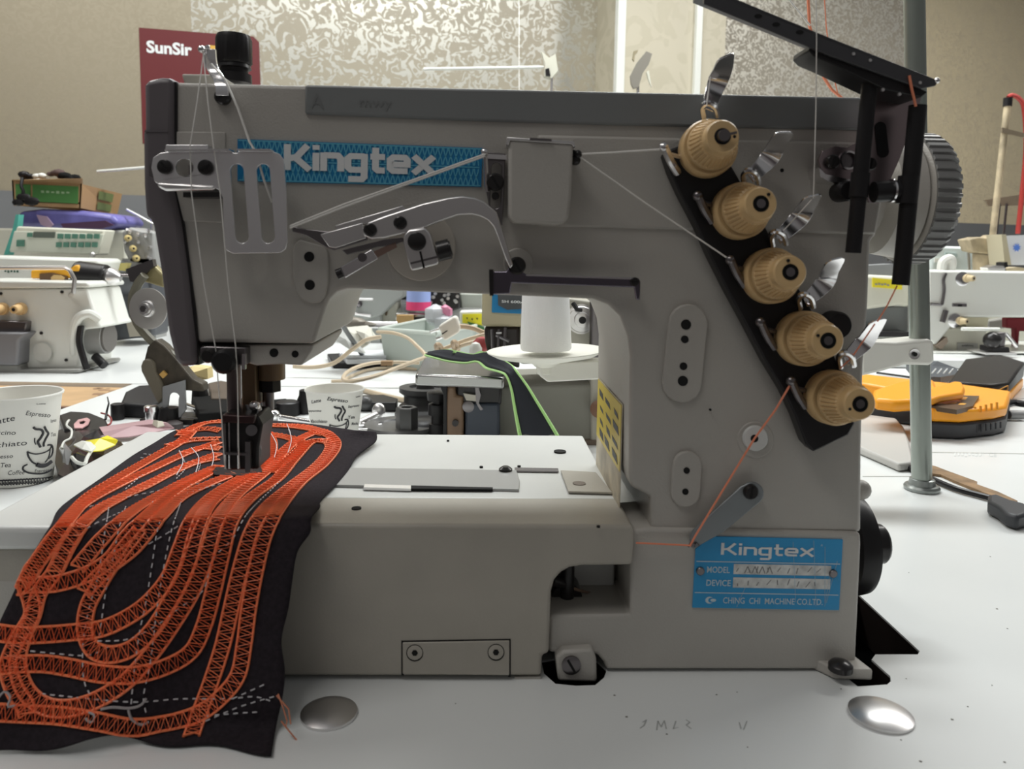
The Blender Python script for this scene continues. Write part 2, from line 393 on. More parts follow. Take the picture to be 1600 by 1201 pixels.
# --- lower blue nameplate
npq = [(1088, 838), (1317, 843), (1311, 953), (1082, 949)]
npl = MB().prism([(1112, 838), (1317, 843), (1311, 953), (1082, 949), (1087, 858)], -.0034, -.002).build('nameplate', BLUE, mach)
fn = quad(*npq, M, -.0036); b = MB(); logo(b, 'Kingtex', .17, .755, .63, .165, fn, .17)
b2 = MB()
write(b2, 'MODEL', .085, .50, .155, .085, fn, .012); write(b2, 'DEVICE', .085, .315, .165, .085, fn, .012)
write(b2, 'CHING  CHI  MACHINE CO.LTD.', .205, .07, .68, .085, fn, .008)
write(b2, 'R', .853, .90, .012, .03, fn)
b2.ribbon([fn(.01, .655), fn(.99, .655)], Vector((0, 0, .00025)), .00004); b2.ribbon([fn(.01, .215), fn(.99, .215)], Vector((0, 0, .00025)), .00004)
# crescent mark
cr = [(.112+.028*math.cos(a), .11+.05*math.sin(a)) for a in [math.radians(50+i*26) for i in range(11)]]+[(.125+.022*math.cos(a), .11+.036*math.sin(a)) for a in [math.radians(310-i*26) for i in range(11)]]
b2.add([fn(*a) for a in cr], [[i, i+1, 20-i, 21-i] for i in range(10)])
el_ = [(.138+.02*math.cos(a), .11+.022*math.sin(a)) for a in [i*math.pi/6 for i in range(12)]]; b2.add([fn(*a) for a in el_], [list(range(12))])
o = b.build('logo', PRINT, npl); b2.build('lettering', mat('print_soft_white', (.55, .68, .74), .4), npl)
b = MB()
for y0 in (.485, .295): b.add([fn(.265, y0), fn(.93, y0), fn(.93, y0+.145), fn(.265, y0+.145)], [[0, 1, 2, 3]])
b.build('data_field', mat('worn_aluminium', (.70, .71, .69), .5, noise=.35, nscale=160), npl)
b = MB(); random.seed(3)
for y0 in (.485, .295):
    for k in range(9):
        x = .29+k*.068+random.uniform(-.01, .01); y = y0+random.uniform(.02, .05); h = random.uniform(.03, .09)
        b.ribbon([fn(x, y), fn(x+random.uniform(-.01, .03), y+h)], M.u*.0003, .00003)
for k in range(4):
    b.ribbon([fn(.34+k*.05, .5), fn(.36+k*.05, .6), fn(.38+k*.05, .5)], M.u*.0003, .00003)
b.build('stamped_marks', mat('stamp_grey', (.2, .2, .2), .5), npl)
for x, y in ((1095, 893), (1303, 897)): bolt(x, y, 6.5, -.0048, -.003, npl, DSTEEL, name='rivet', slotted=False)
b = MB()
for a, c_ in (((.66, .95), (.70, .1)), ((.80, .98), (.84, .05)), ((.88, .9), (.9, .1)), ((.35, .3), (.30, .02)), ((.93, .6), (.90, .05)), ((.97, .7), (.91, .1))):
    b.ribbon([fn(*a), fn(*c_)], M.u*.00012, .00003)
b.build('scratches', mat('scratch_pale', (.35, .5, .6), .5), npl)
# --- column plates
def boss(px, d, name, m=PAINT, parent=None, depth=.003): return MB().prism(px, d, d+depth).build(name, m, parent or mach, bevel=.0007)
def hole(px, py, r, d, parent, name='bolt_hole'): return MB().disc(px, py, r, d-.0002, d+.0004).build(name, HOLE, parent)
o = boss(slot(1071, 552, 31, 77, -10), -.0022, 'column_plate')
for x, y, r in ((1072, 507, 8), (1070, 530, 6), (1068, 572, 6), (1067, 595, 8)): hole(x, y, r, -.0022, o, 'plate_hole')
o = boss(slot(1073, 749, 23, 44, -3), -.0022, 'column_plate')
for x, y in ((1073, 735), (1071, 768)): hole(x, y, 5, -.0022, o, 'plate_hole')
o = boss([(457, 395), (459, 382), (468, 374), (508, 385), (513, 395), (513, 440), (508, 463), (500, 472), (487, 474), (470, 468), (462, 452), (457, 430)], -.0018, 'face_boss')
for x, y in ((483, 401), (484, 445)): hole(x, y, 8, -.0018, o, 'plate_hole')
o = boss(circ(1181, 687, 29, 32), -.0006, 'adjuster_ring'); o2 = boss(circ(1181, 685, 20, 28), -.0022, 'adjuster_boss', BEDP); hole(1179, 685, 6, -.0022, o2, 'adjuster_hole')
for x, y, r in ((428, 551, 7), (461, 553, 5.5)): hole(x, y, r, .004, mach)
for x, y, r in ((1222, 266, 3), (1110, 640, 2)): hole(x, y, r, -.0016, mach, 'pit_mark')
# --- thread lever bottom right
o = MB().prism([(1083, 858), (1079, 850), (1078, 840), (1083, 829), (1158, 760)]+[(1176+18*math.cos(a_), 771-18*math.sin(a_)) for a_ in [math.radians(130-20*k) for k in range(10)]]+[(1130, 832)], -.0075, -.0055).build('thread_lever', mat('grey_zinc', (.26, .28, .29), .4, .6), mach, bevel=.0006)
bolt(1175, 770, 12, -.010, -.005, o)
b = MB()
for k in range(3): b.tube([M.on(1076+k*5, 854, -.008), M.on(1078+k*5, 848, -.0085), M.on(1082+k*5, 852, -.008)], .0006)
b.build('lever_eyelet', DSTEEL, o)
# --- round boss + looper take-up assembly
MB().disc(658, 385, 54, -.0018, .001, n=40).build('boss_disc', mat('boss_paint', (.54, .50, .44), .5), mach, bevel=.0005)
takeup = MB().prism([(566, 357), (576, 347), (602, 337), (636, 326), (660, 318), (699, 309), (722, 306), (742, 309), (757, 315), (768, 324), (776, 331), (783, 352), (792, 383), (802, 414), (797, 420), (790, 405), (778, 371), (771, 354), (762, 344), (750, 338), (737, 335), (716, 336), (690, 345), (662, 356), (625, 366), (600, 372), (580, 374), (568, 368)], -.0135, -.011)
tk = takeup.build('takeup_arm', STEEL, mach, bevel=.0007)
bolt(578, 359, 10.5, -.015, -.013, tk); bolt(625, 348, 10.5, -.015, -.013, tk)
MB().prism([(524, 352), (629, 321), (634, 328), (630, 333), (530, 362), (524, 358)], -.0105, -.0085).build('takeup_backing', STEEL, tk, bevel=.0004)
MB().prism([(455, 352), (466, 356), (516, 362), (566, 350), (575, 375), (522, 391), (508, 386), (478, 368), (457, 362)], -.011, -.0095).build('lever_plate', DSTEEL, tk, bevel=.0004)
MB().prism([(500, 366), (566, 348), (572, 372), (524, 388), (514, 386)], -.0118, -.0105).build('lever_blade', STEEL, tk, bevel=.0004)
MB().prism([(534, 391), (600, 374), (628, 371), (634, 376), (616, 383), (590, 386), (542, 398)], -.0095, -.007).build('guide_rail', DSTEEL, tk, bevel=.0003)
cl = MB().prism([(631, 367), (639, 359), (664, 356), (672, 364), (686, 408), (684, 413), (643, 423), (640, 417), (630, 380)], -.016, -.006).build('clamp_block', STEEL, mach, bevel=.0008)
bolt(651, 377, 14.5, -.0175, -.015, cl, slotted=False)
MB().prism([(655, 393), (658, 392), (664, 418), (661, 419)], -.0162, -.0158).build('clamp_slit', HOLE, cl)
MB().prism([(641, 410), (685, 399), (686, 402), (642, 413)], -.0162, -.0158).build('clamp_groove', DSTEEL, cl)
c0, c1 = M.on(684, 393, -.011), M.on(703, 388, -.011); q = MB().cyl(c0, c1, .0052, n=20); q.cyl(c1, c1+(c1-c0)*.1, .004); q.build('screw', BLKMET, cl)
tb = MB().prism([(532, 417), (581, 389), (591, 404), (539, 434), (534, 428)], -.010, -.008).build('adjusting_tab', CHROME, mach, bevel=.0004)
MB().prism([(583, 393), (618, 378), (620, 386), (590, 402)], -.0095, -.008).build('tab_shank', mat('copper_tint', (.35, .24, .2), .4, .8), tb)
MB().disc(566, 402, 7, -.0106, -.0095).build('tab_dimple', DSTEEL, tb); MB().cyl(M.on(527, 429, -.009), M.on(536, 425, -.009), .0028, n=14).build('screw', BLKMET, tb)
# --- cover box on the arm
cb = MB().prism([(795, 218), (896, 224), (893, 300), (889, 340), (882, 349), (870, 351), (802, 347), (795, 339)], -.021, -.001).build('tension_cover_box', PAINT, mach, bevel=.0022, seg=3)
MB().prism([(792, 214), (897, 221), (900, 229), (896, 229), (893, 225), (797, 219), (795, 226), (791, 225)], -.0215, -.003).build('cover_lid', STEEL, cb, bevel=.0003)
MB().prism([(828, 215), (862, 217), (862, 220), (828, 218)], -.0225, -.02).build('lid_tab', DSTEEL, cb)
br = MB().prism([(762, 237), (790, 240), (788, 300), (785, 352), (777, 349), (764, 322), (760, 300)], -.004, -.002, holes=[slot(775, 290, 8, 36, -2)]).build('slotted_bracket', DSTEEL, mach, bevel=.0004)
bolt(774, 284, 14, -.0075, -.004, br); bolt(774, 306, 6, -.006, -.004, br, slotted=False)
q = MB(); q.ribbon([M.on(760, 244, -.006), M.on(792, 246, -.006)], Vector((0, 0, .0012)), .001); q.ball(M.on(757, 238, -.007), .0022); q.tube([M.on(757, 238, -.007), M.on(759, 262, -.006), M.on(761, 300, -.005)], .0013); q.build('thread_eyelet', CHROME, br)
q = MB(); q.ball(M.on(903, 241, -.014), .0022); q.cyl(M.on(893, 238, -.012), M.on(903, 241, -.014), .0016); q.ball(M.on(899, 250, -.012), .0028); q.build('thread_eyelet', BLKMET, cb)
# --- lower guide bracket
o = boss(circ(810, 411, 24, 30), -.0012, 'pivot_boss')
gb = MB().prism([(766, 424), (791, 424), (797, 414), (805, 410), (815, 424), (822, 428), (998, 434), (1001, 440), (1000, 469), (994, 468), (991, 449), (800, 442), (797, 459), (766, 460)], -.0075, -.0055).build('guide_bracket', MAUVE, mach, bevel=.0006)
MB().prism([(822, 428), (998, 434), (998, 437), (822, 431)], -.0082, -.0074).build('bracket_edge', CHROME, gb)
MB().prism([(764, 421), (771, 421), (771, 462), (765, 462)], -.012, -.0055).build('bracket_flange', BLKMET, gb)
bolt(808, 415, 14, -.0105, -.006, gb); bolt(992, 440, 7, -.009, -.007, gb)
# --- chrome guide plate with two slots
gp_o = [(250, 239), (262, 237), (362, 236), (364, 239), (371, 239), (372, 236), (424, 236), (436, 240), (443, 249), (447, 300), (449, 378), (446, 389), (438, 395), (364, 396), (354, 391), (350, 382), (348, 310), (344, 298), (334, 292), (250, 290), (241, 283), (236, 262), (239, 246)]
gp = MB().prism(gp_o, -.0145, -.0130, holes=[slot(374, 318, 10.5, 62, 8), slot(415, 318, 10.5, 62, 8), circ(288, 262, 14, 24)]).build('guide_plate', PLATE, mach, bevel=.0004)
MB().prism([(259, 226), (325, 226), (325, 237), (257, 237)], -.0125, -.004).build('plate_tab', PLATE, gp, bevel=.0003)
q = MB(); q.ribbon([M.on(262, 236, -.015), M.on(362, 235, -.015)], M.n*.004, .0006); q.ribbon([M.on(373, 235, -.015), M.on(425, 235, -.015)], M.n*.004, .0006); q.build('plate_flange', CHROME, gp)
q = MB().prism([(244, 285), (335, 290), (335, 297), (258, 298), (246, 292)], -.0165, -.0125); q.build('plate_lip', STEEL, gp, bevel=.0012)
bolt(256, 260, 11.5, -.0165, -.0145, gp); bolt(320, 261, 12, -.0165, -.0145, gp)
MB().prism([(286, 300), (345, 300), (342, 308), (286, 308)], -.013, -.001).build('plate_spacer', BLKMET, gp)
for s_ in (0, 1): MB().fbox(M, M.sz(250+s_*60, 270)[0], M.sz(262+s_*60, 270)[0], -.013, 0, M.sz(300, 280)[1], M.sz(300, 262)[1]).build('plate_post', DSTEEL, gp)
# --- needle bar, presser foot
q = MB().prism([(312, 543), (322, 541), (384, 543), (384, 570), (368, 572), (362, 566), (330, 566), (313, 560)], -.004, .012); nc = q.build('needle_guard_bracket', DSTEEL, mach, bevel=.0006)
bolt(323, 557, 11, -.010, -.004, nc, slotted=False)
c = M.on(347, 566, -.012); MB().lathe(c+M.n*.012, c, [(0, .0065), (.010, .0065), (.012, .005)], 20).build('thumb_screw', BLACK, nc)
MB().prism([(378, 553), (383, 553), (383, 577), (378, 577)], -.0055, -.003).build('bright_edge', CHROME, nc)
def vcyl(px, y0, y1, rpx, d, name, m, parent=mach, n=20):
    a, b_ = M.on(px, y0, d), M.on(px, y1, d); rr = rpx/FPX*a.y; b_ = Vector((a.x, a.y, b_.z)); return MB().cyl(b_, a, rr, n=n).build(name, m, parent, bevel=.0003)
vcyl(365, 566, 660, 11, .012, 'needle_bar', mat('needle_bar', (.16, .13, .13), .3, .9))
MB().fbox(M, M.sz(381, 600, .03)[0], M.sz(404, 600, .03)[0], .025, .04, M.sz(390, 632, .03)[1], M.sz(390, 566, .03)[1]).build('presser_bar_guide', BRASSB, mach, bevel=.0008)
vcyl(423, 566, 592, 22, .035, 'bar_bushing', BRASSB); vcyl(422, 590, 611, 17, .035, 'bar_nut', BLACK, n=6); vcyl(419, 608, 640, 9, .035, 'presser_bar', DSTEEL)
# foot block
ft = MB().prism([(346, 648), (352, 645), (372, 647), (402, 648), (410, 664), (404, 700), (404, 733), (352, 735), (348, 700), (346, 680)], -.002, .022).build('presser_foot_shank', BLKMET, mach, bevel=.0012)
RED = mat('foot_dark', (.05, .025, .025), .3, .5)
MB().prism([(347, 648), (398, 650), (397, 662), (347, 660)], -.006, -.001).build('needle_clamp', RED, ft, bevel=.0006)
MB().prism([(349, 706), (386, 708), (386, 712), (349, 710)], -.0065, -.004).build('foot_bar', DSTEEL, ft)
MB().prism([(383, 690), (391, 690), (391, 738), (383, 738)], -.006, -.001).build('foot_rib', DSTEEL, ft)
MB().prism([(348, 662), (352, 662), (353, 706), (348, 706)], -.006, -.002).build('foot_rib', DSTEEL, ft)
# foot sole
sole = MB(); zz = BT+.0035; fa = [on_z(332, 735, zz), on_z(337, 729, zz), on_z(382, 729, zz), on_z(408, 728, zz), on_z(410, 737, zz), on_z(384, 740, zz), on_z(380, 743, zz), on_z(334, 741, zz)]
sole.loops(fa, Vector((0, 0, -.0022))); sole.build('foot_sole', mat('sole_black', (.012, .006, .007), .5, spec=.12), ft, bevel=.0005)
q = MB()
for k in range(3): q.tube([M.on(398+7*math.cos(t)+k*2, 702+22*math.sin(t), .002+k*.004) for t in [i*math.pi/12*2 for i in range(13)]], .0013)
q.build('finger_guard', DSTEEL, ft)
q = MB()
for px in (352, 358, 372): q.cyl(M.on(px, 660, -.003), M.on(px+1, 732, -.003), .0006, n=8)
q.build('needles', CHROME, ft)
q = MB(); q.cyl(M.on(392, 630, .01), M.on(395, 648, .01), .003); q.cyl(M.on(399, 632, .01), M.on(402, 642, .01), .0025); q.ball(M.on(398, 634, .006), .003); q.build('foot_screw', CHROME, ft)
q = MB(); q.cyl(M.on(393, 672, -.004), M.on(393, 672, .0), .003); q.build('set_screw', DSTEEL, ft)
# --- bed
pL = on_z(0, 803, BT); sL = (pL-M.o).dot(M.u)-.004
sR = (on_z(959, 769, BT)-M.o).dot(M.u)
bd1 = (on_z(760, 678, BT)-M.o).dot(M.n)
MB().fbox(M, sL, sR, .036, bd1, TZ+.001, BT-.0005).build('bed_casting', BEDP, mach, bevel=.0015)
# left extension slab at the front
MB().fbox(M, sL-.0008, sL+.14, -.016, bd1+.001, BT-.0125, BT+.0002).build('bed_table_plate', BEDP, mach, bevel=.003, seg=3)
MB().fbox(M, sL+.003, sL+.14, -.0125, .03, TZ+.001, BT-.0127).build('bed_front_panel', CREAM, mach, bevel=.001)
MB().fbox(M, sL+.01, sL+.03, -.0129, -.011, TZ+.016, BT-.03).build('recess_panel', PAINT, mach, bevel=.0008)
sm = lambda x, y: M.sz(x, y, -.0095)
pts = [(sL+.135, TZ+.003)]+[sm(846, 1056), sm(847, 1024), sm(858, 1021), sm(861, 925), sm(866, 907), sm(876, 895), sm(890, 887), sm(909, 884), sm(988, 883), sm(991, 850)]+[(sm(991, 850)[0], BT-.0045), (sm(988, 850)[0], BT), (sL+.135, BT)]
mb = MB().loops([M.P(a, -.0095, z) for a, z in pts], M.n*.0455)
fc = mb.build('front_cover', CREAM, mach, bevel=.003, seg=3)
o = MB().prism([(629, 1004), (796, 1001), (796, 1055), (629, 1053)], -.0105, -.009).build('slide_plate', CREAM, fc, bevel=.0005)
MB().prism([(627, 1001), (798, 998), (798, 1057), (794, 1057), (794, 1003), (631, 1006), (631, 1055), (627, 1055)], -.0098, -.009).build('plate_gap', HOLE, fc)
for x, y in ((648, 1020), (775, 1019)):
    q = bolt(x, y, 12, -.0112, -.010, o, CREAM, name='screw', slotted=False)
    MB().disc(x, y, 13.2, -.0107, -.0102).build('screw_recess', HOLE, o); MB().disc(x, y, 5, -.0114, -.011, n=6).build('screw_socket', HOLE, q)
MB().prism([(804, 1058), (845, 1057), (845, 1066), (806, 1067)], -.0085, .0).build('cover_tab', PAINT, mach)
# top plates on the bed
sp = MB().slab([(535, 730), (807, 734), (812, 750), (811, 764), (520, 757)], BT-.001, BT+.0012).build('bed_slide_cover', mat('bed_slide', (.40, .40, .395), .35, .3), mach, bevel=.0004)
q = MB().slab([(570, 756), (642, 758), (642, 763), (568, 761)], BT, BT+.0016); q.build('slide_catch', STEEL, sp)
q = MB().slab([(642, 758), (770, 761), (770, 764), (642, 763)], BT, BT+.0014); q.build('slide_gap', HOLE, sp)
p = on_z(790, 733, BT+.002); MB().lathe(p-z*.002, p+z, [(0, .0045), (.0025, .0045), (.004, .0025)], 16).build('screw', BLKMET, mach)
MB().slab([(804, 730), (872, 731), (873, 736), (804, 735)], BT, BT+.0008).build('bed_gap', DSTEEL, mach)
q = MB().slab([(876, 734), (931, 737), (957, 769), (888, 767)], BT, BT+.0014).build('needle_plate_corner', CREAM, mach, bevel=.0004)
p = on_z(905, 755, BT+.0015); MB().lathe(p-z*.001, p+z, [(0, .0042), (.0013, .0042)], 16).build('plate_screw', mat('brown_hole', (.16, .12, .09), .5), mach)
for x, y, r in ((875, 705, .0045), (557, 794, .0028), (700, 688, .001), (752, 729, .0012), (811, 728, .0012), (935, 822, .001)):
    p = on_z(x, y, BT+.0002); MB().lathe(p-z*.0006, p+z, [(0, r), (.0010, r)], 16).build('oil_hole', HOLE, mach)
# --- tension assembly
tp = [(1038, 240), (1050, 232), (1070, 225), (1100, 235), (1139, 252), (1160, 288), (1195, 352), (1240, 440), (1262, 470), (1290, 530), (1322, 590), (1334, 640), (1336, 662), (1326, 680), (1305, 690), (1287, 699), (1271, 706), (1259, 693), (1243, 650), (1225, 612), (1197, 566), (1165, 505), (1136, 452), (1110, 400), (1090, 355), (1063, 303), (1048, 270)]
ten = MB().prism(tp, -.0125, -.002).build('tension_plate', BLACK, mach, bevel=.001)
def dirs(a, b): return (b-a).normalized()
KN = [((1102, 236), (1129, 213)), ((1151, 332), (1189, 318)), ((1199, 432), (1235, 425)), ((1250, 528), (1294, 532)), ((1295, 619), (1344, 631))]
for i, ((bx, by), (tx, ty)) in enumerate(KN):
    A = M.on(bx, by, -.0125); B = M.on(tx, ty, -.046); L = (B-A).length; ax = (B-A).normalized()
    rb = 42/FPX*A.y*.98; rf = 25.5/FPX*B.y
    kn = MB(); kn.lathe(A, B, [(L*.02, rb*1.0), (L*.06, rb*1.05), (L*.27, rb*1.04), (L*.31, rb*.97)], 40); kn = kn.build('tension_knob', TAN, mach, bevel=.0003)
    MB().lathe(A, B, [(L*.30, rb*.80), (L*.40, rb*.80)], 32).build('groove', BLACK, kn)
    q = MB(); q.lathe(A, B, [(-.001, rb*1.04), (L*.03, rb*1.04)], 36); q.build('tension_disc', CHROME, kn)
    rib = lambda r, k=.045: (lambda th: r*(1+k*(math.cos(32*th) > -.2)))
    q = MB(); q.lathe(A, B, [(L*.375, rb*.84), (L*.40, rb*.90), (L*.47, rb*.89), (L*.485, rib(rb*.82)), (L*.80, rib(lerp(rf, rb, .22))), (L*.82, rf*1.07), (L*.97, rf*1.02), (L, rf*.93)], 256)
    q.build('ribbed_grip', TAN, kn, ang=25)
    q = MB(); q.lathe(A, B, [(L*.98, rf*.5), (L*1.005, rf*.5)], 24); q.build('spring_bore', MATBLK if i != 0 else BLACK, kn)
    if i: q = MB(); q.lathe(A, B, [(L*.99, rf*.30), (L*1.012, rf*.28)], 20); q.build('stud_end', DSTEEL, kn)
    e = B+ (M.u*math.cos(.9*i)+z*math.sin(.9*i))*rf*.72; MB().lathe(e-ax*.001, e+ax, [(0, .0008), (.0013, .0008)], 10).build('mark_dot', BLACK, kn)
q = MB(); A = M.on(1128, 213, -.046); q.cyl(A, A-M.n*.004, .0028); q.ribbon([A-M.n*.003, A-M.n*.003+M.u*.006+z*.0015], z*.0006, .0012); q.build('bent_stud', DSTEEL, mach)
# leaf guides
LG = [[(1108, 172), (1113, 150), (1121, 128), (1129, 108), (1134, 87)], [(1172, 277), (1188, 262), (1203, 245), (1214, 226), (1226, 206)], [(1215, 372), (1232, 357), (1249, 340), (1260, 322), (1271, 305)],
      [(1258, 470), (1274, 456), (1289, 440), (1297, 423), (1307, 404)], [(1321, 562), (1336, 548), (1351, 533), (1362, 517), (1373, 499)]]
DD = [-.016, -.010, -.009, -.016, -.026]
for i, L in enumerate(LG):
    pts = [M.on(x, y, d) for (x, y), d in zip(L, DD)]; pts = spline(pts, 6)
    T = [(pts[min(k+1, len(pts)-1)]-pts[max(0, k-1)]) for k in range(len(pts))]
    w = []
    n_ = len(pts)
    for k, t in enumerate(T):
        c_ = t.cross(M.n).normalized(); f_ = k/(n_-1); hw = .0034+.0019*min(1, f_*1.8)
        if f_ > .88: hw *= max(.45, math.sqrt(max(0, 1-((f_-.88)/.12)**2)*.75+.25))
        w.append(c_*hw)
    lf = MB().ribbon(pts, w, .0009).build('leaf_guide', CHROME, mach, bevel=.0002)
    hx, hy = L[0]; q = MB(); q.tube(spline([M.on(hx-8, hy+12, -.013), M.on(hx-10, hy-4, -.018), M.on(hx-2, hy-11, -.022), M.on(hx+9, hy-5, -.02), M.on(hx+13, hy+9, -.014)], 5), .0016, n=8)
    q.build('wire_loop', CHROME, lf)
for i, ((bx, by), _) in enumerate(KN):
    hx, hy = [(1037, 232), (1090, 308), (1141, 408), (1188, 505), (1236, 597)][i]
    q = MB(); q.tube(spline([M.on(hx+22, hy+38, -.015), M.on(hx+12, hy+22, -.0185), M.on(hx+2, hy, -.019)], 4), .0021, n=8); q.ball(M.on(hx, hy-2, -.019), .0026)
    q.tube([M.on(hx+10, hy+10, -.017), M.on(hx+34, hy+16, -.014)], .0014); q.build('tension_hook', CHROME if i == 0 else DSTEEL, mach)
q = MB(); c = M.on(1312, 509, -.010); q.lathe(c+M.n*.012, c, [(0, .0075), (.010, .0075), (.012, .0065)], 24); q.build('release_stud', BLACK, mach)
# --- stickers on the column's inner side face
colL = M.sz(984, 640, 0)[0]
def side(d, z): return M.P(colL-.0004, d, z)
za, zb = M.sz(984, 590, .05)[1], M.sz(984, 640, 0)[1]-.05
st = MB().add([side(.02, za-.004), side(.112, za+.004), side(.112, za-.052), side(.02, za-.052)], [[0, 1, 2, 3]])
def stick(d0, d1, z0, z1, m, name): 
    v = [side(d0, z0), side(d1, z0), side(d1, z1), side(d0, z1)]; return MB().loops(v, M.u*-.0003).build(name, m, mach)
YEL = mat('sticker_yellow', (.78, .60, .03), .4)
zt = on_y(948, 590, M.on(984, 590, .11).y).z
WS = stick(.018, .112, zt-.075, zt, mat('sticker_worn_white', (.62, .55, .42), .5, noise=.4, nscale=60), 'worn_sticker')
YS = MB().loops([side(.02, zt-.040)-M.u*.0004, side(.111, zt-.040)-M.u*.0004, side(.111, zt-.001)-M.u*.0004, side(.02, zt-.001)-M.u*.0004], M.u*-.0002).build('warning_sticker', YEL, WS)
q = MB(); random.seed(5)
for r_ in range(4):
    for k in range(3):
        d0 = .025+k*.028+random.uniform(-.002, .003); z0 = zt-.0375+r_*.0088; w_ = random.uniform(.012, .020); h_ = random.uniform(.0035, .006)
        q.loops([side(d0, z0)-M.u*.0007, side(d0+w_, z0+.001)-M.u*.0007, side(d0+w_+.003, z0+h_)-M.u*.0007, side(d0+.004, z0+h_-.001)-M.u*.0007], M.u*-.0001)
q.build('sticker_print', INK, YS)
# --- handwheel (axis along the machine)
hc = M.P(0, .068, 0)
def axp(px_s, zz, d=.068): return M.P(px_s, d, zz)
hz = M.sz(1400, 311, .068)[1]
rw = 98/FPX*M.on(1415, 311, .068).y
e1 = M.sz(1466, 310, .068-rw)[0]; e2 = M.sz(1508, 300, .068-rw)[0]
hw = MB(); hw.lathe(axp(e1-.002, hz), axp(e2, hz), [(0, rw*.90), (.002, rw*.985)], 60); L = e2-e1+.002
hwo = hw.build('handwheel', PAINT, mach, bevel=.0008)
q = MB(); ribw = lambda r, k=.035: (lambda th: r*(1+k*(math.cos(44*th) > 0)))
q.lathe(axp(e1-.002, hz), axp(e2, hz), [(.002, ribw(rw*.985)), (L*.80, ribw(rw*.985)), (L, ribw(rw*.93)), (L+.001, rw*.8)], 352); q.build('ribbed_rim', mat('wheel_rim', (.24, .24, .235), .4), hwo, ang=25)
MB().lathe(axp(e1-.022, hz), axp(e2, hz), [(0, rw*.62), (.004, rw*.86), (.019, rw*.92), (.020, rw*.6)], 60).build('wheel_guard', PAINT, mach)
MB().cyl(axp(M.sz(1345, 300)[0]-.02, hz), axp(e1, hz), rw*.62).build('wheel_shaft_housing', PAINT, mach)
# --- lower black pulley
pz = M.sz(1370, 849, .06)[1]; rp = 79/FPX*M.on(1350, 849, .06).y
s1 = M.sz(1340, 849, 0)[0]; s2 = M.sz(1384, 849, .06-rp)[0]
pl = MB().lathe(M.P(s2-.014, .06, pz), M.P(s2, .06, pz), [(-.012, rp*.4), (0, rp*.5), (.002, rp*.97), (.009, rp), (.0135, rp*.97), (.014, rp*.90)], 60).build('drive_pulley', BLACK, mach)
s3 = M.sz(1397, 849, .06-.012)[0]; MB().lathe(M.P(s2-.002, .06, pz), M.P(s3, .06, pz), [(0, .0125), (s3-s2, .0125), (s3-s2+.002, .011)], 30).build('pulley_hub', BLKMET, pl, bevel=.0008)
q = MB(); q.ball(M.on(1345, 765, .03), .006); q.build('casting_lump', PAINT, mach)
# --- thread guide bracket at upper right
bz = -.014
plate = MB().prism([(1352, 135), (1440, 152), (1425, 196), (1405, 250), (1383, 300), (1372, 318), (1358, 316), (1352, 300), (1340, 290), (1300, 278), (1284, 268), (1279, 250), (1285, 236), (1305, 228), (1325, 231), (1340, 222), (1350, 200)], bz, bz+.0015, holes=[circ(1327, 250, 12, 20)])
SLOTP = slot(1378, 218, 9, 28, 4)
gbk = plate.build('thread_guide_bracket', mat('smoked_steel', (.40, .33, .34), .30, 1), mach, bevel=.0003)
MB().prism([(1280, 262), (1290, 272), (1345, 284), (1345, 288), (1296, 284), (1282, 276)], bz-.002, -.001).build('bracket_foot', CHROME, gbk)
MB().prism(SLOTP, bz-.0006, bz+.0002).build('slot_insert', BLACK, gbk)
MB().prism(circ(1327, 250, 15, 28), bz-.001, bz, None, [circ(1327, 250, 12, 20)]).build('hole_ring', CHROME, gbk)
bolt(1303, 252, 11, bz-.003, bz, gbk); bolt(1362, 256, 10, bz-.003, bz, gbk)
MB().fbox(M, M.sz(1296, 250)[0], M.sz(1330, 250)[0], bz+.0015, 0, M.sz(1300, 266)[1], M.sz(1300, 240)[1]).build('bracket_spacer', DSTEEL, gbk)
def tubepx(a, b, r, d, name, m=BLACK, n=20, parent=gbk): return MB().cyl(M.on(*a, d), M.on(*b, d), r, n=n).build(name, m, parent)
tubepx((1361, 108), (1333, 395), .0038, -.028, 'thread_tube'); tubepx((1345, 270), (1341, 308), .0046, -.028, 'tube_collar')
tubepx((1434, 165), (1407, 445), .0042, -.030, 'thread_tube'); tubepx((1420, 275), (1416, 318), .0050, -.030, 'tube_collar')
MB().cyl(M.on(1365, 300, -.028), M.on(1412, 297, -.028), .0052).build('cross_holder', BLACK, gbk)
MB().cyl(M.on(1391, 298, -.028), M.on(1394, 298, -.028), .0060).build('holder_ring', CHROME, gbk)
q = MB(); c = M.on(1327, 298, -.022); q.lathe(c+M.n*.012, c, [(0, .0052), (.011, .0052), (.012, .0045)], 20); q.build('clamp_knob', BLACK, gbk)
# sloping perforated guide rail
TOPR = mat('black_rail', (.055, .055, .06), .3)
R0 = M.on(1100, -16, -.035); R1 = M.on(1466, 128, -.035)
q = MB(); q.prism([(1100, -22), (1130, -8), (1300, 62), (1466, 127), (1462, 134), (1440, 138), (1300, 88), (1100, 6)], -.036, -.0340)
q.prism([(1100, -24), (1130, -10), (1300, 60), (1466, 125), (1466, 129), (1300, 66), (1100, -16)], -.036, -.016)
rail = q.build('guide_rail_plate', TOPR, gbk, bevel=.0003)
q = MB(); q.prism([(1266, 70), (1300, 84), (1450, 143), (1440, 152), (1385, 140), (1300, 100), (1272, 88), (1264, 79)], -.034, -.014); q.build('rail_backing', BLACK, gbk, bevel=.0005)
q = MB()
for x, y in ((1185, 25), (1213, 38), (1250, 50)): q.prism(circ(x, y, 6, 14, 3.2), -.0363, -.0358)
q.build('rail_holes', HOLE, rail)
q = MB()
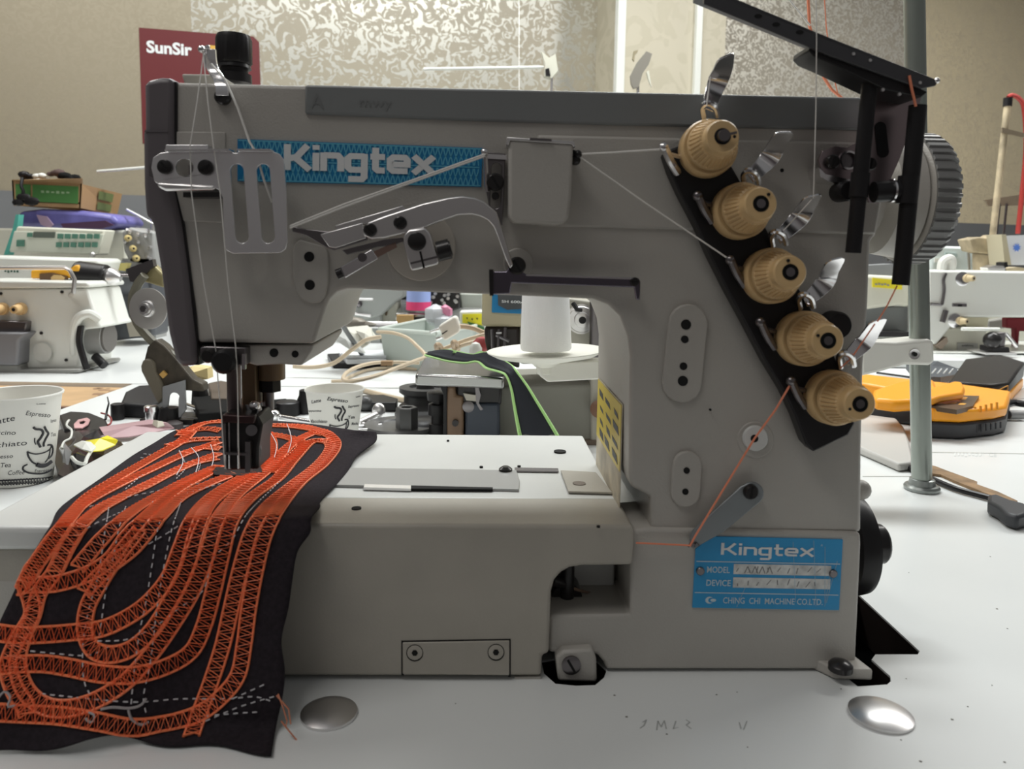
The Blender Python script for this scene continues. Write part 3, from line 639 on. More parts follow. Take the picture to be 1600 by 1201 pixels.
for x, y in ((1334, 84), (1360, 94), (1438, 129), (1380, 140), (1406, 147)): q.disc(x, y, 2.6, -.0366, -.0355, n=10)
q.build('rail_rivets', STEEL, rail); MB().ball(M.on(1464, 126, -.036), .0014).build('rail_tip', CHROME, rail)
# ---------------------------------------------------------------- threads
def thread(pts, lab_, m=THW, r=.00032, cat='thread', group=None):
    q = MB().tube(pts, r, n=5); return tag(q.build('sewing_thread', m), lab_, cat, group)
def mp(*a): return [M.on(x, y, d) for x, y, d in a]
thread(mp((318, 84, .003), (308, 160, -.006), (297, 228, -.016), (299, 300, -.0175), (318, 440, -.016), (337, 545, -.008), (341, 600, -.0075), (346, 650, -.0078), (350, 712, -.0085), (352, 731, -.0075)), 'fine white thread from the top hook down to the left needle')
thread(mp((317, 80, .003), (325, 160, -.006), (334, 232, -.0165), (344, 300, -.0175), (356, 440, -.016), (368, 540, -.0095), (371, 590, -.0085), (373, 712, -.0085), (374, 731, -.0075)), 'fine white thread from the top hook down to the right needle')
thread(mp((330, 100, -.001), (352, 125, -.005), (372, 170, -.008), (390, 222, -.010), (400, 238, -.012), (412, 280, -.012), (425, 316, -.008)), 'thicker doubled white thread curving from the hook over the blue name strip', r=.0006)
for k in range(2):
    thread(mp((453, 353+k*3, -.013), (540, 318+k*4, -.011), (640, 283+k*3, -.009), (757, 241+k*3, -.009)), ['upper white thread strand', 'lower white thread strand'][k]+' stretched across the name strip to the slotted bracket', r=.00055)
thread(mp((903, 241, -.0145), (960, 238, -.016), (1036, 233, -.0195)), 'white thread from the cover box eyelet to the topmost tension hook', r=.00055)
thread(mp((903, 243, -.0145), (1010, 318, -.016), (1138, 404, -.0195)), 'white thread slanting from the cover box eyelet to the third tension hook', r=.00045)
thread(mp((1270, -420, -.03), (1275, -20, -.0365), (1276, 60, -.0372), (1275, 170, -.034), (1271, 310, -.030)), 'vertical white thread hanging from the black rail to the third leaf guide', r=.00028)
thread(mp((1268, 312, -.030), (1232, 352, -.02), (1222, 362, -.022)), 'short white thread between the third leaf guide and its loop', r=.0003)
thread(mp((1104, 160, -.022), (1110, 120, -.0175), (1104, 166, -.024)), 'short white thread at the loop of the topmost tension knob', r=.0003)
thread(mp((1237, 597, -.0195), (1212, 640, -.012), (1179, 685, -.0055), (1130, 765, -.0095), (1086, 838, -.0105), (1078, 853, -.010)), 'orange thread slanting from the lowest tension hook to the grey lever tip', THO, .0006)
thread(mp((1080, 852, -.010), (1040, 850, -.007), (994, 848, -.0115)), 'pale orange thread running left from the grey lever tip', THO, .0005)
thread(mp((1421, 118, -.0372), (1425, 140, -.036), (1428, 152, -.0355), (1431, 166, -.0345)), 'orange thread entering the top of the right black tube', THO, .0007)
thread(mp((1402, 446, -.030), (1385, 480, -.028), (1371, 502, -.028)), 'orange thread leaving the right black tube to the lowest leaf guide', THO, .0004)
thread(mp((1367, 506, -.028), (1330, 560, -.02), (1313, 575, -.022)), 'orange thread under the lowest leaf guide', THO, .0004)
thread([on_y(x, y, .8) for x, y in ((1236, -560), (1250, -300), (1258, -100), (1265, 40), (1276, 80), (1288, 122), (1300, 140), (1318, 155))], 'thick orange yarn hanging behind the black rail', THO, .0016)
thread([on_y(x, y, .82) for x, y in ((1256, -560), (1272, -300), (1282, -100), (1291, 40), (1298, 100), (1310, 150))], 'thin orange yarn hanging behind the black rail', THO, .0006)
thread([on_y(x, y, .7) for x, y in ((1030, -260), (1215, -24), (1240, 8), (1266, 40))], 'white thread slanting down to the black rail at the top edge', THW, .0008)
# ================================================================ TABLES
YT = 1.285   # back edge of the near table row
def tz(px, py, h=0): return on_z(px, py, TZ+h)
holeA = [(1338, 925), (1437, 1017), (1434, 1022), (1368, 1022), (1362, 1030), (1391, 1056), (1392, 1064), (1386, 1069), (1340, 1072), (1300, 1040), (1180, 990), (1180, 935)]
holeB = [(846, 1032), (850, 1052), (868, 1068), (900, 1071), (930, 1070), (944, 1058), (948, 1046), (930, 1030), (890, 1025)]
def rectp(x0, x1, y0, y1, z): return [Vector((x0, y0, z)), Vector((x1, y0, z)), Vector((x1, y1, z)), Vector((x0, y1, z))]
tbl = thing('sewing_table', 'white laminate work table in the foreground carrying the large grey machine', 'table', (0.3, .7, 0))
MB().loops(rectp(-.64, 1.35, .16, YT, TZ), Vector((0, 0, -.0012)), [[tz(x, y) for x, y in holeA], [tz(x, y) for x, y in holeB]]).build('tabletop', WHITE, tbl)
MB().loops([v-Vector((0, 0, .0013)) for v in rectp(-.64, 1.35, .16, YT, TZ)], Vector((0, 0, -.028)), [[tz(x, y)-Vector((0, 0, .0013)) for x, y in holeA], [tz(x, y)-Vector((0, 0, .0013)) for x, y in holeB]]).build('table_core', mat('cut_edge_dark', (.018, .012, .010), .9, spec=.1), tbl)  # core coloured near black, putting shade on the cutout walls
SHADE_BLACK = mat('shade_black', (.002, .002, .002), 1, spec=0)  # black that stands in for the shade inside the cutouts
MB().box((.25, .55, TZ-.034), (.85, .66, .006)).build('hole_shade_sheet', SHADE_BLACK, tbl)  # sheet added below the cutouts so the holes stay dark
for x, y in ((-.58, .22), (1.28, .22), (-.58, 1.22), (1.28, 1.22)): MB().box((x, y, .36), (.05, .05, .72)).build('leg', DSTEEL, tbl)
def cap(px, py, rpx, label):
    p = tz(px, py); r = rpx/FPX*p.y; q = MB(); q.lathe(p, p+z, [(.0001, r), (.0015, r), (.0030, r*.8), (.0040, r*.45), (.0044, r*.1)], 40)
    tag(q.build('table_plug', STEEL, loc=p), label, 'table plug')
cap(514, 1116, 46, 'round domed metal cap in the table beside the black cloth'); cap(1376, 1118, 50, 'round domed metal cap in the table below the right machine foot')
random.seed(11); PENC = mat('pencil_grey', (.42, .43, .42), .7)
for L in ([(1004, 1128), (1010, 1124), (1006, 1133), (1000, 1137)], [(1026, 1140), (1028, 1126), (1033, 1135), (1038, 1125), (1041, 1138)], [(1056, 1126), (1052, 1138), (1060, 1136)], [(1072, 1124), (1078, 1128), (1072, 1132), (1080, 1138)], [(1155, 1128), (1158, 1138)], [(1167, 1126), (1162, 1139)]):
    MB().ribbon([tz(x, y, .0002) for x, y in L], Vector((.0003, 0, 0)), .00005).build('pencil_mark', PENC, tbl)
q = MB()
for k in range(20):
    x, y = random.uniform(450, 1590), random.uniform(1060, 1195)
    if k % 3 == 0: x, y = random.uniform(1380, 1590), random.uniform(800, 1190)
    p = tz(x, y, .0001); q.lathe(p, p+z, [(0, random.uniform(.0003, .0008)), (.0002, .0003)], 7)
o = q.build('dirt_specks', mat('dirt', (.2, .19, .17), .8), tbl); o['kind'] = 'stuff'
# back row
tb2 = thing('sewing_table', 'long white table row behind the foreground table, carrying the overlock machines', 'table', (0, 1.6, 0))
MB().loops([Vector((-1.9, YT+.004, TZ)), Vector((2.8, YT+.004, TZ)), Vector((2.8, 2.25, TZ)), Vector((-1.9, 2.22, TZ))], Vector((0, 0, -.03))).build('tabletop', WHITE, tb2)
for x in (-1.8, -.6, 1.3, 2.6):
    for y in (1.35, 2.15): MB().box((x, y, .36), (.05, .05, .72)).build('leg', DSTEEL, tb2)
tb3 = thing('sewing_table', 'wooden board table end beyond the left paper cup, tan top with dark brown front edge', 'table', (-1.5, 1.2, 0))
MB().loops(rectp(-1.9, -.646, 1.13, YT, TZ-.006), Vector((0, 0, -.025))).build('tabletop', WOOD, tb3, bevel=.001)
MB().loops(rectp(-1.9, -.646, 1.122, 1.1295, TZ-.007), Vector((0, 0, -.03))).build('edge_strip', DWOOD, tb3)
q = MB()
for k in range(40):
    p = on_z(random.uniform(148, 195), random.uniform(606, 622), TZ-.0058); q.lathe(p, p+z, [(0, random.uniform(.003, .008)), (.0002, .003)], 9)
o = q.build('stain', mat('stain_brown', (.30, .18, .10), .7), tb3); o['kind'] = 'stuff'
for x in (-1.8, -.75): MB().box((x, 1.2, .355), (.05, .05, .71)).build('leg', DSTEEL, tb3)
# ================================================================ CLOTH
rows = [((322, 657), (588, 674), 'z', .0065, .0065), ((276, 671), (584, 688), 'z', .005, .004), ((240, 692), (562, 710), 'z', .003, .003), ((206, 712), (541, 735), 'z', .0017, .0017), ((160, 745), (522, 758), 'z', .0017, .002), ((112, 778), (505, 780), 'z', .0017, .002),
        ((90, 797), (496, 790), 'z', .003, .0032), ((80, 818), (490, 803), 'd', -.025, -.0175), ((70, 834), (487, 814), 'd', -.032, -.0235), ((58, 853), (480, 832), 'd', -.036, -.028), ((42, 880), (468, 862), 'd', -.040, -.0315), ((19, 930), (456, 905), 'd', -.0445, -.035),
        ((-2, 975), (448, 950), 'd', -.049, -.038), ((-15, 1020), (444, 1000), 'd', -.053, -.042), ((-30, 1065), (442, 1050), 'd', -.058, -.047), ((-40, 1110), (440, 1095), 'd', -.063, -.052), ((-45, 1150), (434, 1135), 'd', -.067, -.056), ((-50, 1180), (420, 1172), 'd', -.071, -.060)]
NU = 46; G = []
for ri, (L, R_, kind, a, b_) in enumerate(rows):
    row = []
    for i in range(NU+1):
        t = i/NU; x = lerp(L[0], R_[0], t); y = lerp(L[1], R_[1], t); h = lerp(a, b_, t)
        if ri == 0: y -= 7*math.sin(math.pi*min(1, t*1.15))
        if ri == len(rows)-1: y -= 22*math.sin(math.pi*t)**2 + (6*math.sin(t*17))
        if ri == len(rows)-2: y -= 8*math.sin(math.pi*t)**2
        if i == NU: x += 4*math.sin(ri*2.3)
        if kind == 'z': h += .0022*max(0, math.sin(t*9+ri))*max(0, 1-ri/3); p = on_z(x, y, BT+h)
        else: h -= .0022*math.sin(t*7+ri*.35)*min(1, (ri-7)/4)+.0015*math.sin(t*15+ri*.5)*min(1, (ri-7)/6); p = M.on(x, y, h)
        if p.z < TZ+.0022: p = on_z(x, y, TZ+.0022)
        row.append(p)
    G.append(row)
cols = [spline([G[r][i] for r in range(len(G))], 5) for i in range(NU+1)]
NR = len(cols[0]); cm = MB(); cm.v = [cols[i][r] for r in range(NR) for i in range(NU+1)]
for v in cm.v: v.z = max(v.z, TZ+.0018)
cm.f = [[r*(NU+1)+i, r*(NU+1)+i+1, (r+1)*(NU+1)+i+1, (r+1)*(NU+1)+i] for r in range(NR-1) for i in range(NU)]
cm.f = [q[::-1] for q in cm.f]
cloth_bvh = BVHTree.FromPolygons(cm.v, cm.f)
BLKCLOTH = mat('black_knit', (.028, .022, .027), .92, noise=.3, nscale=500, bump=.6, bscale=2500, spec=.2)
cloth = cm.build('fabric_scrap', BLKCLOTH, recalc=False, ang=180)
tag(cloth, 'black cloth scrap covered in looping orange seams, draped over the machine bed', 'fabric')
sd = cloth.modifiers.new('solid', 'SOLIDIFY'); sd.thickness = .0012; sd.offset = -1 if True else 1
def hit(bvh, px, py, off=0):
    d = ray(px, py).normalized(); h = bvh.ray_cast(CP, d)
    if h[0] is None: return None
    n = h[1] if h[1].dot(d) < 0 else -h[1]
    return h[0]+n*off, n
def C(x, y): return (x/2.14, 640+y/2.14)
def surf_path(pts, step, bvh=None, off=.0006):
    bvh = bvh or cloth_bvh
    S_ = spline([Vector((*C(*p), 0)) for p in pts], 14); out = []; run = []
    for p in S_:
        h = hit(bvh, p.x, p.y, off)
        if h: run.append(h)
        elif run: out.append(run); run = []
    if run: out.append(run)
    res = []
    for run in out:
        if len(run) < 2: continue
        acc = [run[0]]; left = step
        for (a, na), (b_, nb) in zip(run, run[1:]):
            L = (b_-a).length; pos = 0
            if L > .05: continue
            while L-pos >= left:
                pos += left; left = step; t = pos/L; acc.append((a.lerp(b_, t), na.lerp(nb, t).normalized()))
            left -= (L-pos)
        if len(acc) > 3: res.append(acc)
    return res
BANDS = [
 [(640, 75), (600, 112), (500, 170), (380, 240), (290, 300), (205, 400), (140, 490), (95, 560), (50, 605), (10, 640)],
 [(730, 150), (600, 200), (480, 262), (340, 330), (240, 430), (185, 540), (135, 610), (112, 690), (80, 760), (62, 840), (75, 910), (110, 962), (170, 995), (250, 995), (340, 962), (430, 900), (510, 810), (580, 710), (640, 610), (690, 490), (730, 370), (790, 290), (900, 200), (960, 130), (1040, 85), (1090, 85)],
 [(470, 400), (380, 510), (330, 590), (295, 660), (288, 740), (315, 800), (370, 818), (440, 798), (510, 735), (570, 640), (625, 530), (655, 420), (690, 335), (750, 280), (860, 215), (930, 160), (985, 110), (1060, 72)],
 [(-20, 742), (60, 752), (150, 750), (250, 742), (345, 730), (430, 692), (500, 640), (565, 560), (605, 460), (640, 375), (700, 300), (800, 235), (880, 200)],
 [(-20, 862), (60, 850), (150, 848), (240, 862), (340, 882), (450, 885), (560, 855), (640, 805), (682, 720), (712, 610), (740, 490), (772, 380), (835, 300), (925, 235), (985, 165), (1040, 110), (1100, 110)],
 [(-20, 1010), (80, 1015), (200, 1022), (320, 1040), (430, 1060), (540, 1052), (650, 1022), (730, 970), (795, 890), (818, 780), (832, 670), (855, 540), (885, 420), (935, 330), (1000, 250), (1080, 185), (1122, 125), (1100, 88), (1020, 60), (930, 55)],
 [(640, 1095), (670, 1010), (710, 900), (745, 790), (770, 680), (802, 540), (842, 410), (895, 325), (970, 260), (1060, 190), (1105, 130), (1085, 100)],
 [(30, 600), (90, 585), (190, 580), (290, 550), (370, 500), (430, 420), (500, 350), (590, 275), (720, 205)],
 [(75, 575), (150, 480), (210, 395), (265, 330), (370, 268), (500, 205), (620, 150), (735, 110)],
 [(185, 545), (240, 440), (300, 362), (400, 300), (520, 240), (640, 185), (735, 165)],
 [(260, 530), (345, 430), (440, 345), (530, 290), (640, 232), (735, 190)],
 [(280, 610), (365, 525), (450, 460), (525, 375), (600, 300), (700, 250), (790, 215)],
 [(95, 600), (110, 680), (60, 770), (30, 850), (50, 930), (85, 985), (95, 1020)],
 [(600, 92), (670, 52), (760, 42), (840, 58), (920, 55), (1010, 62), (1090, 80), (1125, 115)],
 [(560, 125), (640, 105), (740, 100)], [(590, 78), (690, 66), (740, 74)], [(610, 150), (680, 130), (745, 135)],
 [(870, 62), (905, 100), (905, 150), (880, 190)], [(870, 80), (960, 95), (1010, 118), (975, 160), (900, 215)],
]
def yarn_band(path, w=.0072, pitch=.0040):
    q = MB()
    for run in surf_path(path, .0011, off=.0007):
        n = len(run); Lf = []; Rt = []
        for i, (p, nn) in enumerate(run):
            T = (run[min(i+1, n-1)][0]-run[max(i-1, 0)][0]).normalized(); s_ = T.cross(nn).normalized()
            Lf.append(p+s_*w/2); Rt.append(p-s_*w/2)
        for E in (Lf, Rt):
            for j, e in enumerate(E):
                hh = cloth_bvh.find_nearest(e)
                if hh[0] is not None: nn = hh[1] if hh[1].dot(CP-e) > 0 else -hh[1]; E[j] = hh[0]+nn*.0007
        q.tube(Lf, .00068, n=5); q.tube(Rt, .00068, n=5)
        k = max(1, int(round(pitch/2/.0011))); zz_ = []; 
        for j, i in enumerate(range(0, n, k)): zz_.append((Lf[i] if j % 2 else Rt[i])+run[i][1]*.0006)
        if len(zz_) > 1: q.tube(zz_, .00058, n=4)
        zz_ = []
        for j, i in enumerate(range(0, n, k)): zz_.append((Rt[i] if j % 2 else Lf[i])+run[i][1]*.0004+ (run[min(i+1, n-1)][0]-run[i][0])*.6)
        if len(zz_) > 1: q.tube(zz_, .00042, n=4)
    return q
for bnd in BANDS:
    q = yarn_band(bnd)
    if q.v: q.build('orange_seam', STO, cloth, recalc=False)
DASH = [[(365, 320), (352, 420), (330, 560), (302, 660), (282, 780), (285, 900), (310, 960)], [(420, 330), (400, 400), (380, 500), (358, 600), (342, 720), (335, 775)], [(560, 320), (530, 400), (512, 520), (492, 640), (470, 740), (452, 860), (438, 990)],
 [(610, 300), (580, 390), (560, 480), (545, 560), (528, 660), (502, 850), (480, 960), (495, 1030)], [(330, 772), (430, 766), (520, 722), (600, 660), (680, 600), (712, 500), (780, 430), (830, 350), (930, 250), (980, 195)],
 [(105, 805), (200, 815), (300, 820), (370, 790)], [(140, 948), (300, 965), (450, 975), (600, 965), (760, 965), (850, 958), (905, 972)], [(690, 1022), (800, 1012), (885, 1006)], [(690, 1040), (800, 992), (925, 955)], [(780, 965), (905, 908)],
 [(290, 400), (440, 335), (600, 292), (745, 250)], [(500, 450), (600, 390), (670, 322), (770, 258)], [(300, 330), (420, 300), (560, 270), (700, 245)], [(480, 152), (540, 158)], [(470, 165), (530, 172)], [(630, 110), (700, 105)], [(420, 270), (520, 190), (600, 150)], [(590, 235), (620, 200), (612, 165)], [(870, 100), (880, 170)], [(965, 70), (975, 110), (960, 150)], [(655, 230), (670, 180), (650, 140)]]
for L in DASH:
    q = MB()
    for run in surf_path(L, .0011, off=.0010):
        i = 0
        while i < len(run)-2: q.tube([a for a, _ in run[i:i+3]], .00034, n=4); i += 4
    if q.v: q.build('white_stitch_line', STW, cloth, recalc=False)
q = MB()
for L in ([(340, 1000), (380, 992), (430, 995), (470, 985), (490, 960)], [(290, 1030), (310, 1045), (320, 1020), (300, 1010)], [(0, 960), (20, 940), (40, 960), (30, 990), (60, 985)], [(430, 1000), (440, 1030), (470, 1050), (500, 1040)]):
    q = MB()
    for run in surf_path(L, .0015, off=.0013): q.tube([a for a, _ in run], .0006, n=4)
    if q.v: q.build('loose_white_yarn', mat('grey_yarn', (.40, .37, .37), .7), cloth)
q = MB()
for L in ([(930, 950), (945, 990), (960, 1040), (955, 1060)], [(925, 955), (965, 1000), (972, 1050)], [(940, 1040), (980, 1090), (1025, 1140)]):
    q.tube([M.on(*C(x, y), -.060) for x, y in L], .00035, n=4)
q.build('loose_orange_ends', mat('orange_ends', (.75, .28, .16), .7), cloth)
q = MB(); random.seed(9)
for L in ([(600, 150), (612, 190), (590, 235)], [(640, 140), (665, 175), (655, 225)], [(705, 130), (715, 170), (708, 205)], [(960, 60), (975, 110), (962, 160)], [(905, 90), (925, 130), (918, 175)]):
    for run in surf_path(L, .002, off=.003): q.tube([a for a, _ in run], .0003, n=4)
q.build('loose_white_ends', STW, cloth)
# ================================================================ PAPER CUPS
PAPER = mat('cup_paper', (.80, .79, .74), .5)
def cup(px, py, Y, R, label):
    c = on_y(px, py, Y); H = c.z-TZ-.0006; base = Vector((c.x, c.y, TZ+.0006)); rb = R*.70
    t = thing('paper_cup', label, 'cup', base)
    prof = [(0, rb*.97), (.001, rb), (H-.001, R*.965), (H-.0015, R), (H, R*1.005), (H+.0012, R*.985), (H+.0004, R*.955), (H-.003, R*.945), (.006, rb*.97), (.005, .001)]
    o = MB().lathe(base, base+z, prof, 72, cap=False); v, f = list(o.v), list(o.f); co = o.build('cup_wall', PAPER, t)
    q = MB(); q.lathe(base, base+z, [(.0052, rb*.98), (.0056, .0005)], 40, cap=False); q.build('cup_bottom', PAPER, t)
    bv = BVHTree.FromPolygons(v, f); return t, co, bv, H
def dec(bv, x0, y0, off=.0002):
    """unit x in px right, y in px up from (x0,y0)"""
    def fn(x, y):
        h = hit(bv, x0+x, y0-y, off); return h[0] if h else None
    return fn
def wr(q, bv, body, x, y, w, h, rot=0, shear=.25, bold=.0):
    f0 = dec(bv, x, y); ca, sa = math.cos(math.radians(rot)), math.sin(math.radians(rot)); v, f = text_mesh(body, bold)
    xa = min(p[0] for p in v); xb = max(p[0] for p in v); V = []; ok = []
    for i, (a, b_) in enumerate(v):
        X = (a-xa)/(xb-xa)*w+shear*b_/.7*h; Y_ = b_/.7*h; r = f0(X*ca-Y_*sa, X*sa+Y_*ca); ok.append(r is not None); V.append(r or Vector((0, 0, 0)))
    idx = {}; nv = []
    for i in range(len(V)):
        if ok[i]: idx[i] = len(nv); nv.append(V[i])
    q.add(nv, [[idx[j] for j in fc_] for fc_ in f if all(ok[j] for j in fc_)])
def ln(q, bv, pts, s, x0, y0, wd):
    P_ = [(x0+x*s, y0+y*s) for x, y in pts]; P_ = spline([Vector((*p, 0)) for p in P_], 5); run = []
    hs = [hit(bv, p.x, p.y, .0003) for p in P_]; hs = [h[0] for h in hs if h]
    if len(hs) > 1: q.tube(hs, wd, n=5)
def cup_drawing(q, bv, x0, y0, s, k):
    # steaming cup: unit = px of the left cup, origin at drawing's rim centre
    ln(q, bv, [(-17, 1), (-14, 3), (-4, 5), (8, 3), (17, -2), (20, -8)], s, x0, y0, .0007*k); ln(q, bv, [(-17, 1), (-16, 8), (-10, 17), (-3, 21)], s, x0, y0, .0009*k)
    ln(q, bv, [(18, -4), (17, 5), (14, 13), (10, 18)], s, x0, y0, .0006*k); ln(q, bv, [(14, -9), (20, -9), (22, -2), (20, 7), (15, 12)], s, x0, y0, .0009*k)
    ln(q, bv, [(-3, 21), (3, 23), (12, 22), (19, 17)], s, x0, y0, .0022*k); ln(q, bv, [(-23, 24), (-24, 29), (-16, 34), (0, 36), (12, 34), (20, 29)], s, x0, y0, .0009*k); ln(q, bv, [(-23, 24), (-17, 21)], s, x0, y0, .0007*k)
    ln(q, bv, [(-8, -37), (-4, -34), (4, -33), (7, -28), (3, -20), (-1, -14), (3, -6)], s, x0, y0, .0012*k); ln(q, bv, [(9, -38), (12, -32), (15, -27), (11, -19), (8, -12), (8, -7)], s, x0, y0, .0011*k); ln(q, bv, [(-6, -20), (-6, -14), (-4, -10)], s, x0, y0, .0006*k)
def print_cup(t, co, bv, sgn):
    q = MB()
    if sgn == 0:
        for b_, x, y, w, h, r in (('Latte', -12, 664, 36, 9, 12), ('Espresso', 40, 648, 38, 7, -6), ('Cappuccino', -42, 679, 66, 7, 0), ('Macchiato', -38, 702, 80, 8, 5), ('Espresso', -20, 717, 40, 6, 3), ('Tea', 0, 730, 17, 7, 2), ('Coffee', 12, 742, 26, 7, 3), ('Espresso', 54, 738, 26, 5, 4), ('Tea', 79, 682, 8, 6, 10), ('Espresso', 79, 660, 9, 5, 12), ('Latte', 57, 632, 14, 2.5, 2)): wr(q, bv, b_, x, y, w, h, r)
        cup_drawing(q, bv, 60, 704, 1, 1)
        for k in range(13):
            x0 = -30+k*9
            for dx in (0, 4.5):
                ln(q, bv, [(dx-2, 6), (dx-2, -2), (dx+2, -2), (dx+2, 4), (dx, 4), (dx, 1)], 1, x0, 754-k*.45, .00045)
        for dy in (-5, 9): ln(q, bv, [(-30, 2), (0, 2), (40, 0), (70, -3), (82, -5)], 1, 0, 754+dy, .0004)
        ln(q, bv, [(-20, 13), (20, 13), (60, 9), (78, 6)], 1, 0, 754, .0005)
    else:
        for b_, x, y, w, h, r in (('Latte', 487, 630, 15, 5, 10), ('Espresso', 511, 625, 32, 5.5, -7), ('Espresso', 544, 637, 17, 3.6, 8), ('Cappuccino', 478, 643, 24, 3, 0), ('Macchiato', 483, 660, 28, 5, -1), ('Tea', 543, 654, 11, 4.5, 4), ('Mocha', 549, 664, 10, 4.5, 4), ('Latte', 556, 621, 7, 2.5, 12)): wr(q, bv, b_, x, y, w, h, r, bold=.02)
        cup_drawing(q, bv, 528, 662, .74, .95)
    q.build('cup_print', INK, co)
a_ = cup(26, 614, .745, .0405, 'larger white paper coffee cup printed with drink names at the left edge'); print_cup(*a_[:3], 0)
a_ = cup(523, 607, .868, .0336, 'smaller white printed paper coffee cup standing behind the black cloth'); print_cup(*a_[:3], 1)
# ================================================================ ROOM
fl = struct(MB().box((0.6, 1.9, -.02), (8, 7, .04)).build('floor', mat('floor_tiles', (.30, .28, .26), .5, noise=.1, nscale=5)))
def wallmat(name, base, silver, metal, rough, scale, amt, lo, hi):
    m = bpy.data.materials.new(name); m.use_nodes = True; nt = m.node_tree; b = nt.nodes['Principled BSDF']; L = nt.links.new
    tc = nt.nodes.new('ShaderNodeTexCoord'); n1 = nt.nodes.new('ShaderNodeTexNoise'); n1.inputs['Scale'].default_value = scale; n1.inputs['Detail'].default_value = 1.5; n1.inputs['Distortion'].default_value = 2.2
    r = nt.nodes.new('ShaderNodeValToRGB'); r.color_ramp.elements[0].position = lo; r.color_ramp.elements[1].position = hi
    L(tc.outputs['Object'], n1.inputs['Vector']); L(n1.outputs[0], r.inputs[0])
    n2 = nt.nodes.new('ShaderNodeTexNoise'); n2.inputs['Scale'].default_value = 3; L(tc.outputs['Object'], n2.inputs['Vector'])
    mx0 = nt.nodes.new('ShaderNodeMix'); mx0.data_type = 'RGBA'; mx0.inputs[6].default_value = (*[c*.9 for c in base], 1); mx0.inputs[7].default_value = (*base, 1); L(n2.outputs[0], mx0.inputs[0])
    mx = nt.nodes.new('ShaderNodeMix'); mx.data_type = 'RGBA'; L(mx0.outputs[2], mx.inputs[6]); mx.inputs[7].default_value = (*silver, 1)
    ml = nt.nodes.new('ShaderNodeMath'); ml.operation = 'MULTIPLY'; ml.inputs[1].default_value = amt; L(r.outputs[0], ml.inputs[0]); L(ml.outputs[0], mx.inputs[0]); L(mx.outputs[2], b.inputs['Base Color'])
    mm = nt.nodes.new('ShaderNodeMath'); mm.operation = 'MULTIPLY'; mm.inputs[1].default_value = metal; L(r.outputs[0], mm.inputs[0]); L(mm.outputs[0], b.inputs['Metallic'])
    b.inputs['Roughness'].default_value = rough
    return m
WP = wallmat('silver_floral_wallpaper', (.37, .33, .25), (.50, .485, .43), .80, .42, 26, 1, .50, .55)
WP2 = wallmat('cream_floral_wallpaper', (.58, .53, .41), (.48, .44, .33), .1, .5, 8, .6, .50, .56)
WP3 = wallmat('beige_wallpaper', (.78, .67, .45), (.84, .73, .52), .3, .45, 40, .8, .48, .55)
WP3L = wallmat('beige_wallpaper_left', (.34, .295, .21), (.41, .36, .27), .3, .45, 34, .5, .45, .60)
WAIN = mat('grey_wainscot', (.19, .195, .20), .5, noise=.06, nscale=6)
ZB = WALL.on(10, 298).z
def wa(px, d=0, py=100): return (WALL.on(px, py, d)-WALL.o).dot(WALL.u)
w1 = struct(MB().fbox(WALL, wa(300), wa(932), 0, .1, 0, 3).build('wall_back', WP)); w1.name = 'wall_back'
w0 = struct(MB().fbox(WALL, -1.6, wa(300), -.0005, .1, 0, 3).build('wall_left', WP3L))
WPR = wallmat('silver_floral_wallpaper_dense', (.40, .36, .29), (.80, .77, .68), .6, .42, 42, 1, .49, .54)
w2 = struct(MB().fbox(WALL, wa(1130), wa(1436), 0, .1, 0, 3).build('wall_right', WPR))
w3 = struct(MB().fbox(WALL, wa(1436), 5, -.002, .1, 0, 3).build('wall_far_right', WP3))
PD = -.20
aP = wa(931); w4 = struct(MB().fbox(WALL, aP, wa(1132, PD), PD, .1, 0, 3).build('wall_pillar', WP2))
b_ = MB(); b_.fbox(WALL, -1.6, wa(932), -.012, .0, 0, ZB); struct(b_.build('trim_1', WAIN))
struct(MB().fbox(WALL, wa(1132)+.05, 5, -.014, -.002, 0, WALL.on(1550, 350).z).build('trim_2', WAIN))
struct(MB().fbox(WALL, wa(1083, PD), wa(1092, PD), PD-.015, PD, 0, 3).build('trim_3', OFFW))
struct(MB().fbox(WALL, aP-.012, aP+.02, PD-.004, PD+.02, 0, 3).build('trim_4', OFFW))
# poster
pq = [(217, 43), (396, 57), (405, 66), (408, 160), (408, 232), (223, 224)]
po = MB().prism([(x, y) for x, y in pq], -.002, -.0005, WALL); po = tag(po.build('wall_poster', mat('poster_red', (.13, .016, .018), .45)), 'dark red wall poster with white blocky lettering behind the machine head', 'poster')
fn = quad((217, 43), (405, 58), (410, 232), (223, 224), WALL, -.003); q = MB(); write(q, 'SunSir', .055, .795, .37, .098, fn, .035); q.build('poster_lettering', PRINT, po)
q = MB()
for x0, x1, y0 in ((.57, .66, .86), (.57, .66, .80), (.88, .93, .82)): q.add([fn(x0, y0), fn(x1, y0), fn(x1, y0+.035), fn(x0, y0+.035)], [[0, 1, 2, 3]])
q.build('poster_yellow_print', mat('poster_yellow', (.65, .38, .06), .5), po)
